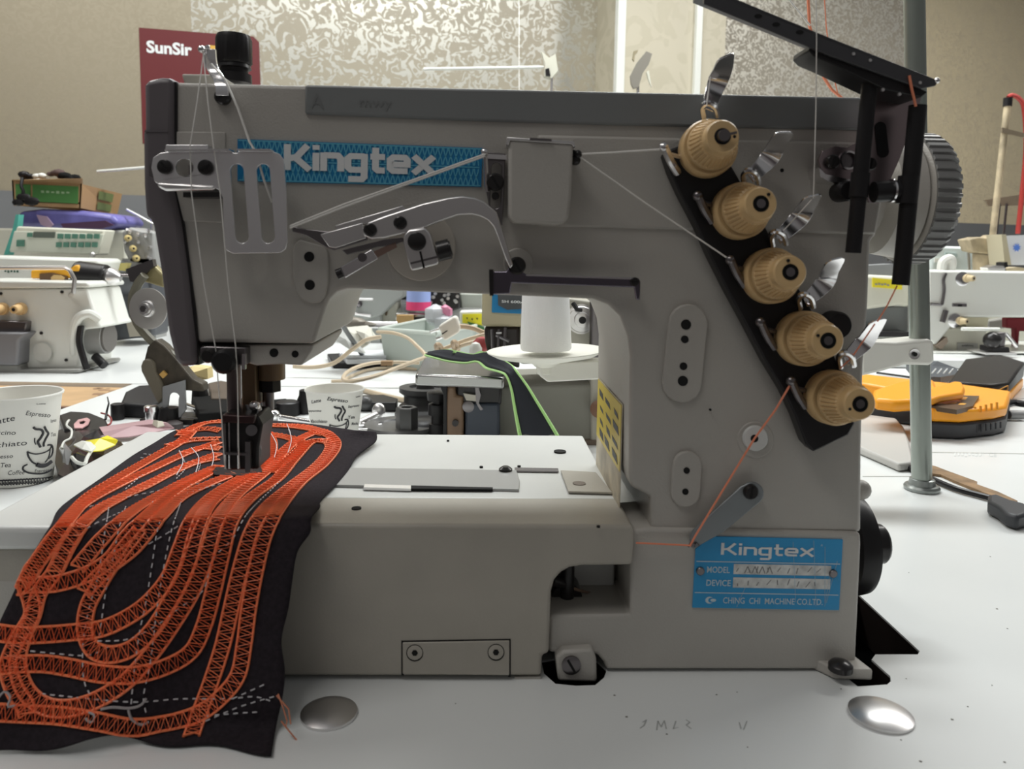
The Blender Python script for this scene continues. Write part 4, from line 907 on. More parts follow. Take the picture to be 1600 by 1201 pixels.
# things seen against the wall
def fr_prism(Y, px, th, name, m, parent=None, bevel=0, holes=(), yaw=0): return MB().prism(px, 0, th, fy(Y, yaw), holes).build(name, m, parent, bevel=bevel)
def bz_(px, py, Y, rpx, th): 
    p = on_y(px, py, Y); return p, rpx/FPX*Y
def rod(a, b_, Y, r, name, m, parent=None, n=10): return MB().cyl(on_y(*a, Y), on_y(*b_, Y), r, n=n).build(name, m, parent)
t = thing('thread_stand', 'thin cream thread stand with a horizontal bar behind the top cover', 'thread stand', on_y(860, 135, 2.15))
MB().cyl(on_y(862, 120, 2.15), Vector((on_y(862, 130, 2.15).x, 2.15, TZ)), .004).build('rod', STEEL, t); rod((662, 108), (850, 105), 2.15, .004, 'cross_bar', OFFW, t)
fr_prism(2.14, [(846, 80), (858, 90), (868, 84), (872, 110), (862, 122), (850, 118), (852, 100)], .03, 'clip', CREAMW, t); fr_prism(2.13, [(852, 108), (858, 106), (860, 118), (853, 118)], .01, 'clamp', BLACK, t)
t = thing('thread_stand', 'grey angled thread guide on a rod in front of the cream pillar', 'thread stand', on_y(998, 142, 2.15))
MB().cyl(on_y(997, 125, 2.15), Vector((on_y(997, 130, 2.15).x, 2.15, TZ)), .004).build('rod', STEEL, t); fr_prism(2.14, [(985, 118), (995, 98), (1010, 80), (1019, 84), (1014, 100), (1004, 115), (998, 136), (990, 138), (986, 130)], .012, 'guide_plate', mat('grey_tin', (.30, .28, .24), .5, .4), t)
fr_prism(2.14, [(988, 92), (990, 80), (997, 78), (996, 82), (992, 86), (991, 96)], .01, 'hook', mat('brass_tin', (.38, .33, .22), .5, .4), t); fr_prism(2.14, [(1010, 112), (1014, 110), (1018, 136), (1014, 126)], .01, 'tail', CREAMW, t)
t = thing('thread_stand', 'short pale rod of a thread stand beside the left machine end', 'thread stand', on_y(190, 300, 2.1)); MB().cyl(on_y(152, 268, 2.1), on_y(235, 261, 2.1), .004).build('cross_bar', OFFW, t); MB().cyl(on_y(236, 255, 2.1), Vector((on_y(236, 261, 2.1).x, 2.1, TZ)), .005).build('rod', STEEL, t)
MB().tube([on_y(198, 327, 2.05), on_y(222, 340, 2.05), on_y(240, 350, 2.05)], .0035).build('guide_wire', STEEL, t)
tag(MB().tube([on_y(811, -20, 2.4), on_y(811, 130, 2.4), on_y(812, 300, 2.4)], .0012, n=5).build('sewing_thread', THW), 'pale vertical thread against the silver wallpaper above the top cover', 'thread')
# ================================================================ LEFT BACKGROUND
F = 3.16
def c7(x, y): return (x/F, 240+y/F)
def cc(*a): return [c7(x, y) for x, y in a]
Y = 1.40
ov = thing('overlock_machine', 'cream overlock machine with two tan knobs and grey handwheel on the left', 'sewing machine', on_y(70, 590, Y))
fr_prism(Y, cc((-200, 625), (425, 632), (440, 645), (438, 662), (-200, 668)), .13, 'top_lid', OFFW, ov, .004)
fr_prism(Y+.004, cc((-200, 668), (430, 664), (480, 830), (500, 860), (395, 870), (388, 1062), (92, 1064), (92, 1040), (-200, 1040)), .12, 'body', OFFW, ov, .006)
fr_prism(Y-.02, cc((-200, 1040), (95, 1040), (95, 1066), (390, 1062), (392, 1080), (300, 1094), (-200, 1086)), .15, 'base', mat('mid_grey_metal', (.33, .33, .31), .4, .3), ov, .003)
fr_prism(Y-.03, cc((-200, 880), (125, 885), (90, 925), (85, 1045), (-200, 1045)), .04, 'front_cover', mat('grey_cast', (.22, .22, .235), .4), ov, .004)
fr_prism(Y-.012, cc((-200, 820), (130, 828), (122, 885), (-200, 880)), .02, 'tension_base', DSTEEL, ov, .002)
def knob(px, py, Y, r, parent, name='tension_knob', m=None, dx=.25):
    p = on_y(px, py, Y); d = (Vector((dx*-1, -1, 0))).normalized(); q = MB(); q.lathe(p, p+d, [(0, r*1.1), (r*.7, r*1.05), (r*.75, r*.85), (r*2.2, r*.7), (r*2.3, r*.6)], 24); o = q.build(name, m or TAN, parent)
    MB().lathe(p+d*r*2.25, p+d*r*2.6, [(0, r*.3), (r*.1, r*.3)], 12).build('knob_bore', BLACK, o); return o
p0 = c7(105, 765); knob(p0[0], p0[1], Y, .0105, ov, dx=-.05); p0 = c7(15, 765); knob(p0[0], p0[1], Y, .0105, ov, dx=-.05)
hwc = on_y(*c7(455, 905), Y+.05); q = MB(); q.lathe(hwc+Vector((-.03, 0, 0)), hwc+Vector((.04, 0, 0)), [(0, .035), (.002, .036), (.045, .032), (.06, .031)], 32)
o = q.build('handwheel', mat('wheel_grey', (.32, .32, .31), .4), ov); MB().lathe(hwc+Vector((.028, 0, 0)), hwc+Vector((.05, 0, 0)), [(0, .028), (.006, .027)], 32).build('wheel_face', mat('wheel_face', (.13, .12, .11), .4), o)
q = MB(); q.tube(spline([on_y(*c7(370, 1060), Y+.02), on_y(*c7(365, 900), Y), on_y(*c7(385, 815), Y-.005), on_y(*c7(440, 790), Y), on_y(*c7(490, 820), Y+.01)], 6), .008, n=10); q.build('wheel_guard', OFFW, ov)
q = MB(); q.tube(spline([on_y(*c7(400, 850), Y-.004), on_y(*c7(392, 930), Y-.004), on_y(*c7(415, 1020), Y-.004), on_y(*c7(430, 1060), Y)], 6), .006, n=8); q.build('belt', BLACK, ov)
q = MB(); p = on_y(*c7(210, 980), Y-.002); q.lathe(p, p+Vector((0, -1, 0)), [(-.004, .012), (.0003, .017), (.0006, .0175)], 28); q.build('dimple', mat('dimple_grey', (.58, .58, .54), .4), ov)
for x, y in ((307, 682), (328, 1018), (5, 690), (205, 885)): p = on_y(*c7(x, y), Y+.003); MB().cyl(p, p+Vector((0, -.002, 0)), .0028).build('screw_hole', BLACK, ov)
q = MB(); q.tube([on_y(-20, 419, Y-.02), on_y(*c7(320, 562), Y-.02), on_y(*c7(345, 575), Y-.02), on_y(*c7(368, 620), Y-.02), on_y(*c7(362, 685), Y-.02), on_y(*c7(345, 700), Y)], .0038, n=8); q.build('wire_handle', STEEL, ov)
MB().cyl(on_y(*c7(470, 1000), Y+.03), on_y(*c7(515, 1045), Y+.02), .008).build('cable_stub', BLACK, ov)
# drill
Y = 1.46
dr = thing('cordless_drill', 'yellow and black cordless drill lying behind the cream overlock machine', 'drill', on_y(110, 438, Y))
YD = mat('drill_yellow', (.85, .42, .03), .4)
fr_prism(Y, cc((150, 575), (350, 565), (360, 552), (385, 548), (395, 580), (392, 606), (350, 614), (150, 617)), .05, 'body', YD, dr, .006)
fr_prism(Y-.003, cc((195, 592), (255, 588), (300, 598), (330, 605), (330, 622), (195, 628)), .004, 'vent_panel', mat('drill_dark', (.13, .07, .03), .5), dr); 
fr_prism(Y-.004, cc((250, 612), (265, 598), (300, 600), (320, 612), (310, 632), (255, 632)), .005, 'gear_cover', mat('drill_tan', (.62, .42, .18), .4), dr)
MB().cyl(on_y(*c7(385, 595), Y+.025), on_y(*c7(530, 605), Y+.02), .026, .022).build('gear_case', BLACK, dr, bevel=.003); MB().lathe(on_y(*c7(520, 603), Y+.02), on_y(*c7(575, 612), Y+.02), [(0, .014), (.010, .018), (.020, .015), (.03, .006)], 24).build('chuck', STEEL, dr)
rod(c7(575, 600), c7(720, 605), Y+.02, .003, 'drill_bit', DSTEEL, dr)
# long white machine + control panel
Y = 1.66
lw = thing('sewing_machine', 'long low white lockstitch machine below the control panel on the left', 'sewing machine', on_y(60, 560, Y))
fr_prism(Y, cc((-200, 500), (60, 508), (470, 520), (490, 530), (480, 560), (460, 640), (-200, 640)), .10, 'arm', OFFW, lw, .006); MB().fbox(fy(Y), -1.5, -.93, 0, .10, TZ+.0006, TZ+.14).build('bed_body', OFFW, lw)
q = MB(); f_ = quad(c7(20, 566), c7(95, 570), c7(95, 592), c7(20, 590), fy(Y), -.001); marks(q, 0, .1, 1, .8, f_, 5, 2); q.build('machine_marking', mat('green_ink', (.05, .12, .09), .5), lw)
cp = thing('sewing_console', 'cream control box with small screen and green buttons on the left', 'control panel', on_y(85, 400, 1.80))
CPF = fy(1.80)
cpo = fr_prism(1.80, cc((82, 358), (518, 376), (484, 500), (42, 486)), .05, 'panel_body', mat('panel_cream', (.74, .73, .62), .4), cp, .004)
fr_prism(1.798, cc((70, 382), (512, 398), (482, 496), (46, 480)), .003, 'panel_face', mat('panel_face', (.70, .72, .62), .4), cpo, .001)
o = fr_prism(1.796, cc((166, 385), (272, 387), (268, 416), (160, 414)), .003, 'screen', mat('lcd', (.13, .15, .13), .25), cpo)
GB = mat('button_green', (.10, .24, .18), .45)
for r_, (yy, xs) in enumerate(((406, (296, 332, 368, 405, 441, 476)), (448, (289, 325, 361, 398, 432, 466)))):
    for x in xs: fr_prism(1.794, cc((x-12, yy-11), (x+13, yy-10), (x+11, yy+14), (x-14, yy+13)), .005, 'button', GB, cpo)
for x, yy, s_ in ((100, 440, 18), (145, 400, 11)): fr_prism(1.794, cc((x-s_, yy-s_*.8), (x+s_, yy-s_*.8), (x+s_-2, yy+s_), (x-s_-2, yy+s_)), .005, 'button', GB, cpo)
p = on_y(*c7(458, 498), 1.79); MB().ball(p, .006).build('clamp_screw', STEEL, cp)
MB().box((on_y(85, 400, 1.85)+Vector((0, .0, -.09))), (.03, .03, .16)).build('support_post', DSTEEL, cp)
# bag + cardboard box on a machine behind
Y = 2.0
hm = thing('sewing_machine', 'pale machine head under the purple bag on the left', 'sewing machine', on_y(100, 520, Y+.06)); zt_ = on_y(100, 357, Y).z
MB().fbox(fy(Y+.03), -1.36, -1.02, 0, .14, TZ+.0006, zt_-.001).build('head', CREAMW, hm, bevel=.006)
fr_prism(2.04, cc((525, 378), (640, 376), (630, 530), (500, 520), (520, 430)), .1, 'end_cover', mat('pale_grey_plastic', (.60, .62, .62), .4), hm, .006)
bgm = MB(); bgm.prism(cc((85, 285), (200, 272), (400, 280), (560, 300), (590, 345), (530, 372), (300, 368), (85, 360)), 0, .15, fy(Y))
bg = bgm.build('plastic_bag', mat('purple_plastic', (.16, .15, .42), .3, noise=.7, nscale=9), bevel=.012, seg=3); tag(bg, 'shiny blue and purple plastic bag squashed under the cardboard box', 'bag')
o = fr_prism(Y-.004, cc((180, 302), (230, 310), (262, 350), (240, 366), (200, 350)), .006, 'bag_picture', mat('bag_pink', (.42, .30, .40), .4), bg); o = fr_prism(Y-.004, cc((300, 345), (520, 330), (560, 352), (500, 370), (310, 366)), .006, 'bag_print', mat('bag_dark', (.10, .05, .10), .35), bg)
tb_ = MB().prism(cc((18, 500), (62, 372), (78, 300), (92, 300), (84, 370), (40, 500)), 0, .02, fy(1.83)); tag(tb_.build('folder', mat('teal_plastic', (.10, .42, .36), .4)), 'upright teal plastic folder at the left of the control panel', 'folder')
cx = thing('cardboard_box', 'open brown cardboard box with green printed panels on top of the purple bag', 'box', on_y(110, 330, Y+.08))
CB = mat('cardboard', (.42, .26, .13), .7, noise=.12, nscale=20)
A_ = [on_y(*c7(58, 132), Y), on_y(*c7(405, 150), Y), on_y(*c7(398, 268), Y), on_y(*c7(66, 256), Y)]
SB_ = [on_y(*c7(600, 198), Y+.22), on_y(*c7(575, 305), Y+.22)]; SA_ = [on_y(*c7(240, 160), Y+.22), on_y(*c7(240, 270), Y+.22)]
q = MB(); q.loops(A_, Vector((0, .004, 0))); q.build('front_panel', CB, cx)
q = MB(); q.loops([A_[1], SB_[0], SB_[1], A_[2]], Vector((-.004, 0, 0))); q.build('side_panel', mat('cardboard_side', (.44, .27, .13), .7), cx)  # side panel in a plain brown, marginally paler than the front
q = MB(); q.loops([A_[0], SA_[0], SA_[1], A_[3]], Vector((.004, 0, 0))); q.loops([SA_[0], SB_[0], SB_[1], SA_[1]], Vector((0, .004, 0))); q.loops([A_[3]+Vector((0, 0, .01)), A_[2]+Vector((0, 0, .01)), SB_[1]+Vector((0, 0, .01)), SA_[1]+Vector((0, 0, .01))], Vector((0, 0, .004))); q.build('inner_panels', CB, cx)
q = MB(); q.loops([A_[1]+Vector((0, 0, 0)), on_y(*c7(405, 122), Y-.02), on_y(*c7(180, 128), Y-.02), on_y(*c7(60, 128), Y-.01), A_[0]], Vector((0, .003, 0))); q.build('flap', CB, cx)
GR = mat('carton_green', (.075, .23, .06), .6)
fr_prism(Y-.002, cc((160, 152), (386, 162), (384, 247), (160, 236)), .0015, 'green_panel', GR, cx); fr_prism(Y-.002, cc((76, 150), (150, 152), (150, 236), (78, 230)), .0015, 'green_panel', GR, cx)
q = MB(); f_ = quad(c7(200, 175), c7(350, 182), c7(350, 205), c7(200, 198), fy(Y), -.003); marks(q, 0, .2, 1, .6, f_, 6, 3); q.build('box_lettering', mat('pale_green_ink', (.35, .5, .3), .6), cx)
def sidept(t, v): a = A_[1].lerp(SB_[0], t); b2 = A_[2].lerp(SB_[1], t); return a.lerp(b2, v)+Vector((.003, -.002, 0))
q = MB(); q.loops([sidept(.4, .12), sidept(.78, .12), sidept(.78, .48), sidept(.4, .48)], Vector((0, .001, 0))); q.loops([sidept(.4, .6), sidept(.78, .6), sidept(.78, .92), sidept(.4, .92)], Vector((0, .001, 0))); q.build('green_panel', mat('dull_green', (.16, .2, .07), .6), cx)
random.seed(21)
for (x, y), nm, m_ in (((150, 118), 'dark crumpled part at the left of the open cardboard box', BLACK), ((215, 122), 'white crumpled scrap in the open cardboard box', OFFW), ((275, 108), 'dark brown crumpled cloth in the open cardboard box', mat('brown_cloth', (.09, .055, .05), .8)), ((365, 118), 'black folded scrap at the right of the open cardboard box', MATBLK)):
    q = MB(); c = on_y(*c7(x, y+6), Y+.04)
    for k in range(5): q.ball(c+Vector((random.uniform(-.02, .02), random.uniform(-.01, .02), random.uniform(-.006, .01))), random.uniform(.008, .016), 8, (1.2, .9, .7))
    tag(q.build('crumpled_scrap', m_, ang=60), nm, 'scrap')
q = MB(); q.tube(spline([on_y(*c7(110, 120), Y-.02), on_y(*c7(105, 160), Y-.03), on_y(*c7(115, 190), Y-.03), on_y(*c7(95, 225), Y-.03)], 5), .004, n=7); q.ball(on_y(*c7(115, 215), Y-.03), .012, 8, (1.6, .6, .9)); q.ball(on_y(*c7(155, 235), Y-.03), .012, 8, (1.8, .6, 1)); q.ball(on_y(*c7(90, 240), Y-.03), .012, 8, (1.4, .6, .8))
tag(q.build('headset_cable', BLACK), 'black tangled cord hanging over the left of the cardboard box', 'cord')
# small machine with knobs behind the dark motor
Y = 1.93
sm_ = thing('overlock_machine', 'small pale machine with three tan knobs beside the left machine end', 'sewing machine', on_y(215, 530, Y))
fr_prism(Y, cc((600, 385), (640, 362), (700, 380), (760, 385), (762, 560), (640, 540), (610, 480)), .08, 'head', mat('grey_enamel', (.36, .36, .35), .4), sm_, .005); MB().fbox(fy(Y), -.98, -.90, 0, .06, TZ+.0006, TZ+.2).build('base', mat('grey_enamel', (.36, .36, .35), .4), sm_)
for x, y in ((632, 417), (657, 468), (672, 516)): a, b2 = c7(x, y); knob(a, b2, Y-.01, .008, sm_, m=mat('knob_pale_yellow', (.72, .58, .26), .4), dx=-.6)
q = MB(); random.seed(4)
for k in range(12): x, y = random.uniform(610, 750), random.uniform(365, 540); a, b2 = c7(x, y); q.lathe(on_y(a, b2, Y-.002), on_y(a, b2, Y-.012)+Vector((random.uniform(-.004, .004), 0, random.uniform(-.004, .004))), [(0, .005), (.008, .004), (.016, .003)], 10)
o = q.build('guide_pins', STEEL, sm_); o['kind'] = 'stuff'
q = MB()
# dark motor
Y = 1.80
mo = thing('sewing_motor', 'dark grey motor casing behind the disc of the bobbin winder', 'motor', on_y(185, 532, Y))
DG = mat('dark_motor_grey', (.085, .09, .10), .45)
fr_prism(Y, cc((450, 545), (480, 532), (540, 532), (545, 572), (640, 580), (730, 560), (760, 575), (760, 900), (560, 925), (545, 850), (480, 800), (470, 700), (450, 640)), .08, 'casing', DG, mo, .006)
MB().cyl(on_y(*c7(560, 630), Y-.01), on_y(*c7(720, 620), Y-.01), .032, .03).build('barrel', DG, mo, bevel=.004)
fr_prism(Y-.045, cc((545, 540), (640, 540), (625, 580), (540, 572)), .01, 'yellow_label', mat('label_yellow', (.60, .52, .18), .5), mo); MB().cyl(on_y(*c7(650, 570), Y-.045), on_y(*c7(648, 600), Y-.045), .012).build('cap', BLACK, mo)
fr_prism(Y-.03, cc((620, 820), (690, 850), (700, 900), (640, 905)), .03, 'foot', mat('worn_foot', (.3, .27, .22), .5), mo)
# bobbin winder
Y = 1.0
bw = thing('bobbin_winder', 'old metal winder with grey disc and dark cast bracket left of the machine', 'bobbin winder', on_y(262, 655, Y))
def c5(x, y): return (200+x/5, 520+y/5)
dc = on_y(233, 482, Y); ax_ = Vector((-.15, -1, .05)).normalized()
q = MB(); q.lathe(dc, dc+ax_, [(0, .0265), (.001, .027), (.0025, .027), (.003, .026)], 48); wd = q.build('disc', mat('worn_grey_steel', (.42, .40, .38), .42, .5), bw)
q = MB(); q.lathe(dc, dc+ax_, [(.002, .0115), (.005, .011), (.006, .009), (.008, .009), (.0082, .0075), (.012, .007)], 28); q.build('washers', STEEL, wd); q = MB(); q.lathe(dc, dc+ax_, [(.01, .0045), (.0135, .0045)], 6); q.build('nut', DSTEEL, wd)
GRB = mat('grimy_brown', (.075, .062, .045), .5, .3, noise=.4, nscale=60)
q = MB(); q.tube(spline([on_y(226, 430, Y+.01), on_y(215, 445, Y+.012), on_y(207, 470, Y+.012), on_y(215, 505, Y+.012), on_y(240, 535, Y+.01), on_y(262, 550, Y+.01), on_y(285, 565, Y+.01)], 5), .006, n=8); q.build('frame_arc', mat('grimy_green', (.16, .15, .11), .5), bw)
fr_prism(Y+.02, [(221, 418), (238, 412), (256, 430), (256, 450), (232, 442), (222, 440)], .015, 'brass_cover', mat('dull_brass', (.38, .33, .17), .45, .3), bw, .003); fr_prism(Y+.016, [(198, 420), (238, 405), (240, 416), (215, 440), (203, 440)], .01, 'fork', DSTEEL, bw)
fr_prism(Y, [(225, 562), (230, 542), (242, 530), (256, 540), (272, 558), (300, 592), (316, 600), (318, 612), (290, 610), (254, 606), (246, 590), (232, 585)], .02, 'bracket', GRB, bw, .002)
fr_prism(Y-.004, [(219, 572), (222, 564), (228, 560), (236, 561), (242, 568), (243, 580), (255, 602), (256, 622), (246, 632), (238, 616), (228, 596), (220, 580)], .012, 'lever', mat('grimy_grey', (.17, .15, .11), .5, .2), bw, .003)
rg = [(254, 604), (288, 594), (290, 640), (281, 652), (279, 652), (279, 624)]+[(272+9*math.cos(a), 622-9*math.sin(a)) for a in [i*math.pi/8 for i in range(9)]][1:]+[(262, 634), (254, 640)]
fr_prism(Y-.008, rg, .004, 'gauge_plate', mat('grey_zinc_plate', (.30, .31, .32), .4, .5), bw); MB().disc(254.5, 585, 6, 0, .004, fy(Y-.006), n=4).build('yellow_mark', mat('ochre', (.60, .36, .10), .5), bw)
MB().box(on_z(268, 655, TZ+.004)+Vector((0, .01, 0)), (.07, .05, .006)).build('foot_plate', BLKMET, bw)
# ================================================================ SEEN THROUGH THE ARCH
def d2(x, y): return (480+x/3.2, 430+y/3.2)
def dd(*a): return [d2(x, y) for x, y in a]
GREENY = mat('lime_edging', (.48, .78, .30), .6)
# overlock machine in the middle, with silver work plate
om = thing('overlock_machine', 'old beige and brown overlock machine with silver work plate seen through the arch', 'sewing machine', (0, .95, TZ+.0005))
Y = .90
BGE = mat('aged_beige', (.50, .44, .29), .45); SHB = mat('aged_grey_green', (.24, .235, .20), .5)
fr_prism(Y+.03, dd((760, 560), (1445, 545), (1445, 856), (760, 856)), .14, 'lower_body', SHB, om, .004)
fr_prism(Y+.025, dd((1418, 430), (1500, 430), (1500, 856), (1418, 856)), .14, 'end_block', mat('aged_block', (.42, .40, .34), .5), om, .003)
fr_prism(Y+.022, dd((1385, 826), (1500, 826), (1500, 862), (1385, 860)), .15, 'base_plate', mat('brown_base', (.15, .11, .08), .5), om, .002)
fr_prism(Y, dd((745, 545), (975, 548), (970, 640), (960, 660), (745, 650)), .03, 'mechanism', BLKMET, om, .003)
fr_prism(Y-.005, dd((790, 640), (962, 640), (962, 850), (790, 850)), .035, 'blue_panel', mat('navy_panel', (.035, .045, .065), .4), om, .003)
fr_prism(Y-.004, dd((700, 555), (740, 555), (742, 600), (782, 605), (782, 850), (695, 850), (695, 600)), .03, 'brown_lever_block', mat('brown_varnish', (.20, .125, .075), .4), om, .003)
fr_prism(Y-.004, dd((665, 545), (700, 545), (700, 850), (680, 850), (682, 600), (665, 560)), .03, 'edge_frame', BLACK, om, .001)
p = on_y(*d2(805, 658), Y-.006); q = MB(); q.lathe(p+Vector((0, .01, 0)), p, [(0, .007), (.009, .007), (.010, .004)], 16); q.build('screw', DSTEEL, om)
fr_prism(Y-.006, dd((780, 590), (850, 600), (845, 630), (795, 625)), .008, 'bracket', mat('worn_tin', (.45, .42, .36), .4, .5), om); fr_prism(Y-.007, dd((840, 560), (858, 560), (868, 600), (858, 640), (880, 670), (866, 676), (845, 640)), .006, 'looper_arm', DSTEEL, om)
MB().disc(*d2(740, 740), 5, -.004, .002, fy(Y-.006)).build('screw', BLKMET, om)
zp = on_y(*d2(760, 545), Y-.05).z+.006
pl_ = [on_z(*d2(x, y), zp) for x, y in ((545, 490), (556, 468), (592, 412), (900, 420), (1010, 440), (1005, 475), (985, 508), (545, 492))]
q = MB(); q.loops([on_z(*d2(x, y), zp) for x, y in ((540, 492), (582, 412), (1000, 425), (985, 510))], Vector((0, 0, -.014))); q.build('work_plate', mat('polished_plate', (.42, .42, .41), .22, 1), om, bevel=.003)
# upper head with blue sign
fr_prism(Y+.02, dd((876, -40), (1075, -40), (1075, 258), (880, 256), (872, 245)), .12, 'head', BGE, om, .004)
o = fr_prism(Y+.018, dd((925, 60), (1075, 60), (1075, 192), (923, 186)), .004, 'sign_panel', BLUE2, om); fr_prism(Y+.016, dd((952, 80), (1075, 80), (1075, 168), (1000, 172), (955, 150)), .003, 'sign_inset', mat('sign_dark_grey', (.07, .075, .08), .5), o)
q = MB(); write(q, 'SH 600x', 0, .1, 1, .8, quad(d2(972, 122), d2(1080, 126), d2(1080, 142), d2(972, 138), fy(Y+.0155), -.001), .02); q.build('sign_lettering', PRINT, o)
fr_prism(Y+.03, dd((885, 256), (1062, 256), (1062, 470), (1000, 440), (950, 420), (900, 380), (888, 330)), .06, 'needle_mechanism', mat('oily_black', (.03, .022, .02), .3), om, .004)
fr_prism(Y+.01, dd((905, 398), (930, 400), (960, 410), (1010, 405), (1012, 440), (985, 455), (910, 448)), .03, 'presser_foot', BLKMET, om, .002)
q = MB()
for a, b2 in (((925, 270), (930, 400)), ((960, 270), (955, 410)), ((990, 262), (985, 380)), ((945, 300), (1010, 330))): q.tube([on_y(*d2(*a), Y+.015), on_y(*d2(*b2), Y+.01)], .002, n=6)
q.build('linkage_rods', DSTEEL, om); fr_prism(Y+.008, dd((945, 284), (972, 284), (972, 292), (945, 292)), .003, 'bright_screw', CHROME, om)
fr_prism(Y+.03, dd((1062, 80), (1430, 130), (1430, 445), (1062, 445)), .10, 'tension_housing', mat('aged_cream', (.47, .45, .38), .45), om, .004)
for x, y, s_ in ((1370, 218, .016), (1500, 230, .014)):
    p = on_y(*d2(x, y), Y+.03); q = MB(); q.lathe(p, p+Vector((0, -1, 0)), [(0, s_*1.15), (.002, s_*1.15), (.0025, s_*.8), (.006, s_), (.008, s_*.95), (.009, s_*.6), (.016, s_*.55), (.017, s_*.3)], 28); o = q.build('tension_dial', STEEL if s_ > .015 else DSTEEL, om); MB().lathe(p+Vector((0, -.0165, 0)), p+Vector((0, -.02, 0)), [(0, s_*.28), (.001, s_*.28)], 14).build('dial_bore', BLACK, o)
q = MB(); q.tube([on_y(*d2(1330, 140), Y+.02), on_y(*d2(1350, 170), Y+.015), on_y(*d2(1375, 172), Y+.015)], .003, n=8); q.build('thread_hook', BLKMET, om)
MB().cyl(on_y(*d2(1440, 130), Y), on_y(*d2(1436, 440), Y), .0065).build('post', DSTEEL, om); fr_prism(Y+.02, dd((1432, 140), (1510, 150), (1510, 440), (1432, 440)), .05, 'side_housing', SHB, om)
MB().lathe(on_y(*d2(1460, 668), Y+.02), on_y(*d2(1460, 668), Y), [(0, .011), (.012, .011), (.014, .006)], 24).build('brown_knob', mat('brown_knob', (.20, .10, .06), .4), om)
# cloth strip with lime edging
L_ = [(590, 398), (612, 404), (700, 427), (790, 437), (850, 430), (895, 462), (960, 480), (995, 500), (1018, 560), (1032, 640), (1045, 720), (1060, 800)]
R_ = [(600, 392), (690, 378), (760, 390), (830, 402), (900, 392), (960, 420), (1010, 450), (1040, 470), (1100, 550), (1150, 630), (1200, 710), (1255, 800)]
def sp3(x, y, i): return on_y(*d2(x, y), [0.93, .925, .915, .905, .895, .87, .855, .845, .84, .835, .83, .825][i])
Lp = spline([sp3(x, y, i) for i, (x, y) in enumerate(L_)], 5); Rp = spline([sp3(x, y, i)+Vector((0, .012 if i < 7 else 0, 0)) for i, (x, y) in enumerate(R_)], 5)
q = MB(); n_ = len(Lp); q.v = [a.lerp(b2, t)+Vector((0, -.004*math.sin(math.pi*t), .002*math.sin(t*9))) for a, b2 in zip(Lp, Rp) for t in [k/6 for k in range(7)]]; q.f = [[r*7+i, r*7+i+1, (r+1)*7+i+1, (r+1)*7+i] for r in range(n_-1) for i in range(6)]
cs = q.build('cloth_strip', mat('navy_cloth', (.022, .024, .032), .9, bump=.5, bscale=2000), ang=180); tag(cs, 'narrow navy cloth strip edged in lime green stitching, hanging from the silver work plate', 'fabric')
sd = cs.modifiers.new('solid', 'SOLIDIFY'); sd.thickness = .0012
for E, o_ in ((Lp, 1), (Rp, -1)):
    q = MB(); q.tube([p+Vector((0, -.0022, 0)) for p in E], .0013, n=6)
    inner = [a.lerp(b2, .055) if o_ == 1 else b2.lerp(a, .055) for a, b2 in zip(Lp, Rp)]
    q.tube([p+Vector((0, -.0025, 0)) for p in inner], .0006, n=5)
    zz_ = []
    EE = spline(E, 3); II = spline(inner, 3)
    for k in range(0, min(len(EE), len(II)), 2): zz_ += [EE[k]+Vector((0, -.0028, 0)), II[min(k+1, len(II)-1)]+Vector((0, -.0028, 0))]
    q.tube(zz_, .0005, n=4); q.build('lime_stitching', GREENY, cs)
q = MB(); q.tube(spline([on_y(*d2(x, y), .925) for x, y in ((730, 380), (770, 402), (800, 405), (830, 402), (870, 385), (880, 400), (850, 410))], 5), .0022, n=6); q.build('lime_fringe', GREENY, cs)
# white spool on tray, on the stand's arm
Y = .76
sd_ = thing('thread_spool', 'tall white cone of thread standing on the white tray', 'thread spool', on_y(853, 545, Y))
a = on_y(853, 546, Y); b2 = on_y(848, 425, Y); b2 = Vector((a.x-.002, Y, b2.z)); q = MB(); q.lathe(a, b2, [(0, .0245), (.002, .0256), ((b2-a).length-.002, .0225), ((b2-a).length, .021)], 48); q.build('wound_thread', mat('cone_white', (.84, .85, .85), .6, bump=.4, bscale=1500), sd_)
q = MB(); q.lathe(b2-Vector((0, 0, .001)), b2+Vector((0, 0, .01)), [(0, .008), (.01, .007)], 20); q.build('cone_core', mat('cone_core', (.6, .6, .55), .6), sd_)
ty = thing('spool_tray', 'round white shallow plastic tray under the white thread cone', 'tray', on_y(853, 560, Y))
c0 = on_y(853, 549, Y)+Vector((0, 0, -.001)); tilt = Vector((-.045, 0, 1)).normalized()
q = MB(); q.lathe(c0-tilt*.014, c0+tilt*.01, [(-.0005, .009), (0, .011), (.004, .015), (.011, .050), (.0155, .0585), (.0165, .0587), (.0160, .0575), (.0125, .048), (.0115, .010)], 60); q.build('tray_dish', mat('tray_cream', (.80, .79, .71), .4), ty)
q = MB(); q.lathe(c0-tilt*.022, c0-tilt*.01, [(0, .008), (.002, .010), (.0085, .010)], 24); q.build('tray_boss', mat('tray_cream', (.80, .79, .71), .4), ty)
